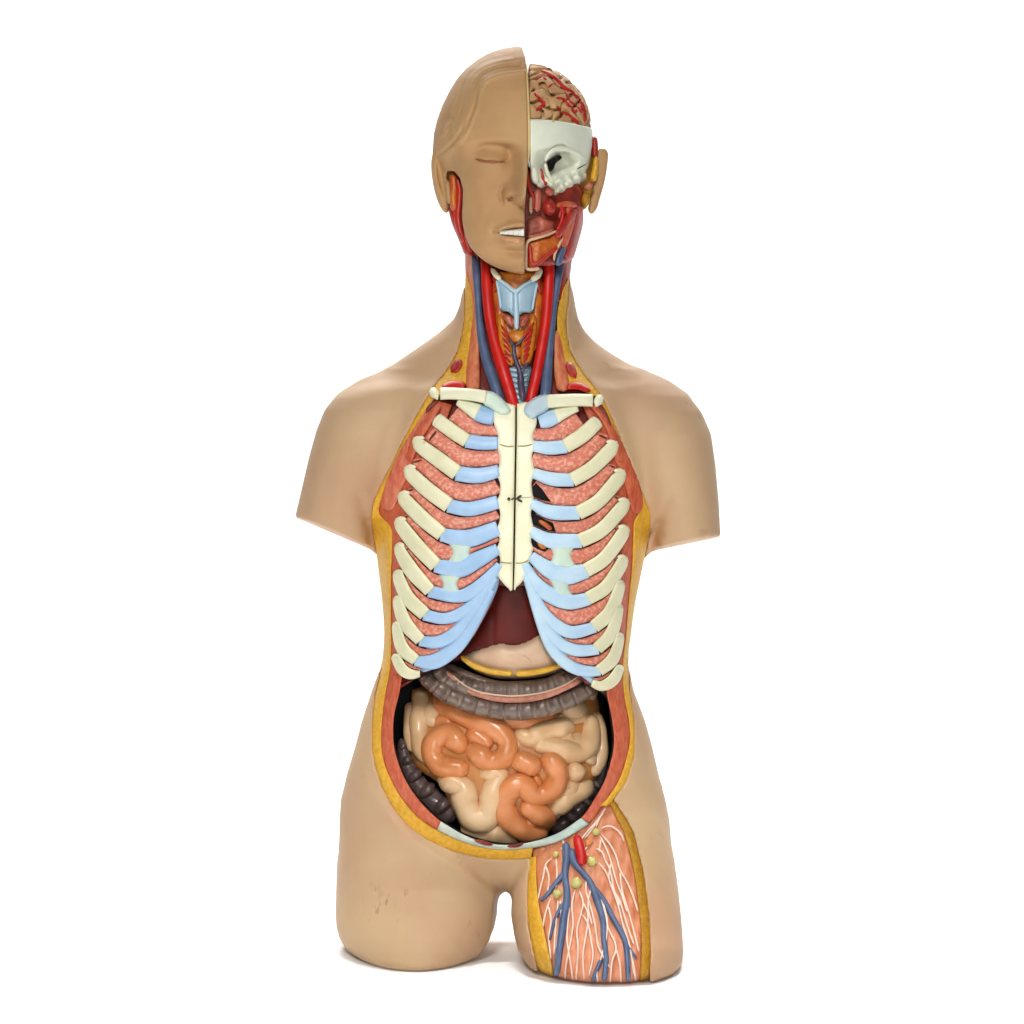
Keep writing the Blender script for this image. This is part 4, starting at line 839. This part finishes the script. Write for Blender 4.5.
def SF(x, y):
    t = 1 - ((np.asarray(x, float) - 520) / 73) ** 2 - ((np.asarray(y, float) - 140) / 80) ** 2
    return 86 * np.sqrt(np.clip(t, 0.0, 1))
def OF(x, y):
    x = np.asarray(x, float); y = np.asarray(y, float)
    return np.minimum(SF(x, y), 84 - 46 * np.sqrt(np.clip(1 - ((x - 560.5) / 17.5) ** 2 - ((y - 164) / 15) ** 2, 0, 1)))
plate('socket_fissure', [(547,162),(552,158),(559,155),(562,158),(556,163),(553,170),(549,171)], 'dark', SK, hf=lambda x, y: OF(x, y) + 4, r=1, depth=3, res=1.5)
sweep('socket_rim', [(545,162,1.2),(548,155,1.8),(555,149.5,2.2),(566,149,2.6),(576,153,2.6),(584,160,2.2)], 'skull', SK, base=lambda x, y: SF(x, y), off=-1, K=12)
sweep('skull_seam', [(577,169,.4),(581,167,.6),(587,163.5,.4)], 'dark', SK, base=lambda x, y: SF(x, y), off=.5, K=7)
sweep('nasal_bone', [(534,167,2.2),(534.5,176,3.4),(537,184,3)], 'skull', SK, base=lambda x, y: SF(x, y), off=2, K=12, t=3.5)
sweep('nasal_bone', [(545,163,1.8),(547,172,2),(551,180,1.8),(556,186,1.6)], 'bone_pale', SK, base=lambda x, y: SF(x, y), off=-1, K=10)
sweep('skull_pin', [(553.2,119,1.8),(553.2,121.5,1.4)], 'omentum', SK, base=lambda x, y: SF(x, y), off=1, K=10, step=1)
# base mass and face tissues
def TB(x, y):
    x = np.asarray(x, float); y = np.asarray(y, float)
    t = 1 - np.clip((x - 526) / (64 - np.clip(y - 195, 0, 80) * .22), 0, 1) ** 2.2
    return 64 * np.sqrt(np.clip(t, 0, 1)) - 6
MS = node('facial_muscles', 'red and orange muscles of the opened half face')
plate('muscle_mass', [(521,195),(522,150),(529,150),(530,168),(545,170),(560,180),(578,184),(584,194),(582,208),(579,224),(574,242),(570,260),(560,264),(545,266),(528,266),(522,262),(521,225)], 'face_bed', MS, hf=lambda x, y: TB(x, y) - 6, r=4, depth=80, res=3)
def fm(name, p, m_, off=0.0, t=None, **k): return sweep(name, p, m_, MS, base=TB, off=off, t=t, K=16, **k)
fm('nasal_tissue', [(528.5,170,1.2),(528,180,1.6),(530,190,2),(534,200,2.4),(532,210,2)], 'red_muscle', 4)
fm('nasal_tissue', [(541,168,1.6),(543,178,1.8),(547,186,1.6)], 'red_muscle', 8)
fm('nasal_tissue', [(538,188,3.5),(537,200,4.5),(537,212,3.5)], 'pink_tissue', 2)
fm('nasal_tissue', [(531,196,1.6),(530.5,206,1.8),(531,214,1.4)], 'lip_cream', 5)
fm('nasal_tissue', [(545,191,3),(550,192,4.4),(555,190,3)], 'pink_tissue', 6)
fm('chewing_muscle', [(549,198,4),(549,207,6.4,2),(551,216,5)], 'red_muscle', 4)
fm('chewing_muscle', [(578,205,4.6),(578,222,5.4),(573,242,5.4),(568,260,5)], 'red_muscle', 1, t=3.5, noise=.6)
fm('chewing_muscle', [(569,205,4),(571,218,4.6),(567,234,4.4),(563,248,3.4)], 'pec_dark', 3, t=3.5, noise=.6)
fm('chewing_muscle', [(576,209,3.2),(567,221,4.4),(560,232,3.8),(556,238,3)], 'red_muscle', 6, t=3.5, noise=.6)
fm('chewing_muscle', [(559,203,3),(563,210,3.6),(560,220,3.2)], 'red_muscle', 4, t=3, noise=.4)
fm('chewing_muscle', [(556,206,2.4),(567,204,3),(577,206,2.6)], 'pec_dark', 5, t=3, noise=.4)
sweep('jugular_vein', [(567,239,1.6),(563.5,248,3),(559.5,257,3.8),(557,266,4)], 'vein', MS, base=TB, off=1, K=12)
fm('facial_artery', [(560,205,1.6),(563,212,1.4),(561,222,1.3),(557,230,1.2)], 'artery', 10)
plate('palate', [(528,219),(538,216),(548,220),(554,222),(553,229),(543,233),(533,236),(527,238)], 'pink_tissue', MS, hf=lambda x, y: TB(x, y) + 2, r=3, depth=10, res=1.5, wob=.5)
fm('gum_line', [(527,237,1.6),(537,235.5,1.7),(547,232.5,1.7),(554,228.5,1.3)], 'pink_tissue', 5)
JW = node('lower_jaw', 'sectioned lower jaw with cream outline and orange inside')
def jb(x, y): return TB(x, y)
plate('jaw_muscle', [(529,243),(538,240),(548,238),(556,234),(562,238),(560,247),(552,252),(545,258),(540,265),(529,266)], 'orange_muscle', JW, hf=lambda x, y: TB(x, y) + 5, r=2.5, depth=12, res=1.5, wob=.6)
sweep('jaw_lining', [(530,244,1.8),(530.5,255,2.2),(532,263.5,2.2),(538,263,2.4),(545,257,2.4),(553,251,2.2),(559,246,1.8)], 'red_muscle', JW, base=TB, off=6, K=10)
sweep('jaw_bone', [(557,230.5,1.2),(547,235,1.4),(537,238,1.5),(529,240.5,1.7),(526.4,246,1.7),(526,258,1.6),(526.4,268,1.8),(533,269.5,1.8),(540,268,2)], 'lip_cream', JW, base=TB, off=7.5, K=10)
sweep('jaw_bone', [(563,238,1.2),(559,245,1.4),(555,253,1.5),(554,261,1.2)], 'lip_cream', JW, base=TB, off=6, K=10)
# opened side ear
plate('ear', [(599,149),(604,148.5),(608,153),(607,168),(604,184),(600,198),(597,208),(593,213.5),(589.5,213),(588,208),(591,198),(594,184),(596,168),(597,156)], 'face_skin', hf=lambda x, y: 4 + (600 - x) * .5, r=3, depth=34, res=1.6, label='ear seen edge on beside the opened skull')
sweep('ear_fat', [(596,156,2.4),(595,170,3.2),(592.5,182,3.6)], 'fat', base=lambda x, y: 9 + 0 * x, t=8, K=12)
sweep('ear_fat', [(586,192,3.4),(585.5,200,5),(586,207,3.4)], 'fat_dark', base=lambda x, y: 12 + 0 * x, t=10, K=12)
plate('ear_base', [(587,142),(595,146),(598,158),(597,172),(594,188),(589,204),(582,210),(576,200),(580,170)], 'fat_dark', hf=lambda x, y: -2 + 0 * x, r=3, depth=26, res=2.5)
sweep('temple_muscle', [(594.6,136,2.6),(595,147,3.4),(595,158,3)], 'red_muscle', base=lambda x, y: 4 + 0 * x, t=8, K=12)
sweep('ear_canal_tissue', [(584,188,2),(589,186,2.6),(594,183,1.8)], 'pink_tissue', base=lambda x, y: 20 + 0 * x, K=10)

# ---------------------------------------------------------------- setting: white seamless paper
def cyc():
    prof = [(-1.6, 0.0), (2.6, 0.0)]
    R = 1.4
    for k in range(1, 13):
        a = k / 12 * math.pi / 2; prof.append((2.6 + R * math.sin(a), R - R * math.cos(a)))
    prof.append((4.0, 3.6))
    V = []; F = []
    for (yy, zz) in prof: V += [(-5.0, yy, zz), (5.0, yy, zz)]
    for i in range(len(prof) - 1): F.append((2 * i, 2 * i + 1, 2 * i + 3, 2 * i + 2))
    o = link('backdrop', V, F, 'paper', None)
    o['kind'] = 'structure'
    o['label'] = 'seamless white paper floor and background'
cyc()

# ---------------------------------------------------------------- light
w = bpy.data.worlds.new('World'); S.world = w; w.use_nodes = True
w.node_tree.nodes['Background'].inputs[0].default_value = (1, 1, 1, 1)
w.node_tree.nodes['Background'].inputs[1].default_value = 0.02
def area(name, loc, target, size, power, sy=None, col=(1, 1, 1), spread=180):
    l = bpy.data.lights.new(name, 'AREA'); l.energy = power; l.size = size; l.color = col; l.spread = math.radians(spread)
    if sy: l.shape = 'RECTANGLE'; l.size_y = sy
    o = bpy.data.objects.new(name, l); COL.objects.link(o)
    o.location = loc; o.rotation_euler = (Vector(target) - Vector(loc)).to_track_quat('-Z', 'Y').to_euler()
    return o
area('key_softbox', (-0.30, -2.1, 1.55), (0, 0, 0.5), 0.42, 29.5, col=(1, .985, .96))
area('fill_softbox', (0.2, -2.4, 0.6), (0, 0, 0.5), 0.35, 11)
area('backdrop_fill', (-1.5, 2.2, 3.0), (-1.2, 4.0, 0.7), 1.6, 57, 0.8)  # unseen light pair, added to bring the backdrop up to white
area('backdrop_fill', (1.5, 2.2, 3.0), (1.2, 4.0, 0.7), 1.6, 57, 0.8)
area('backdrop_fill', (-3.9, 2.2, 3.0), (-3.9, 4.0, 0.7), 1.6, 50, 0.8)  # outer pair, also added, for the far ends of the backdrop
area('backdrop_fill', (3.9, 2.2, 3.0), (3.9, 4.0, 0.7), 1.6, 50, 0.8)
area('floor_fill', (0, 1.5, 2.6), (0, 1.1, 0), 2.4, 58, 1.0, spread=120)  # unseen overhead light added to whiten the floor and thin the shadows
area('front_floor_fill', (0, -0.5, 2.2), (0, -0.42, 0), 1.0, 3.0, 0.15, spread=30)  # added narrow light from out of frame, washes out shade before the thighs

cd = bpy.data.cameras.new('camera'); cam = bpy.data.objects.new('camera', cd); COL.objects.link(cam)
cam.location = (0, -DIST / 1000, CAMZ); cam.rotation_euler = (math.pi / 2, 0, 0)
cd.sensor_width = 36; cd.lens = 36 * 2000 / 1024; cd.clip_end = 100
S.camera = cam
S.view_settings.view_transform = 'Standard'; S.view_settings.look = 'None'
S.view_settings.exposure = 0; S.view_settings.gamma = 1
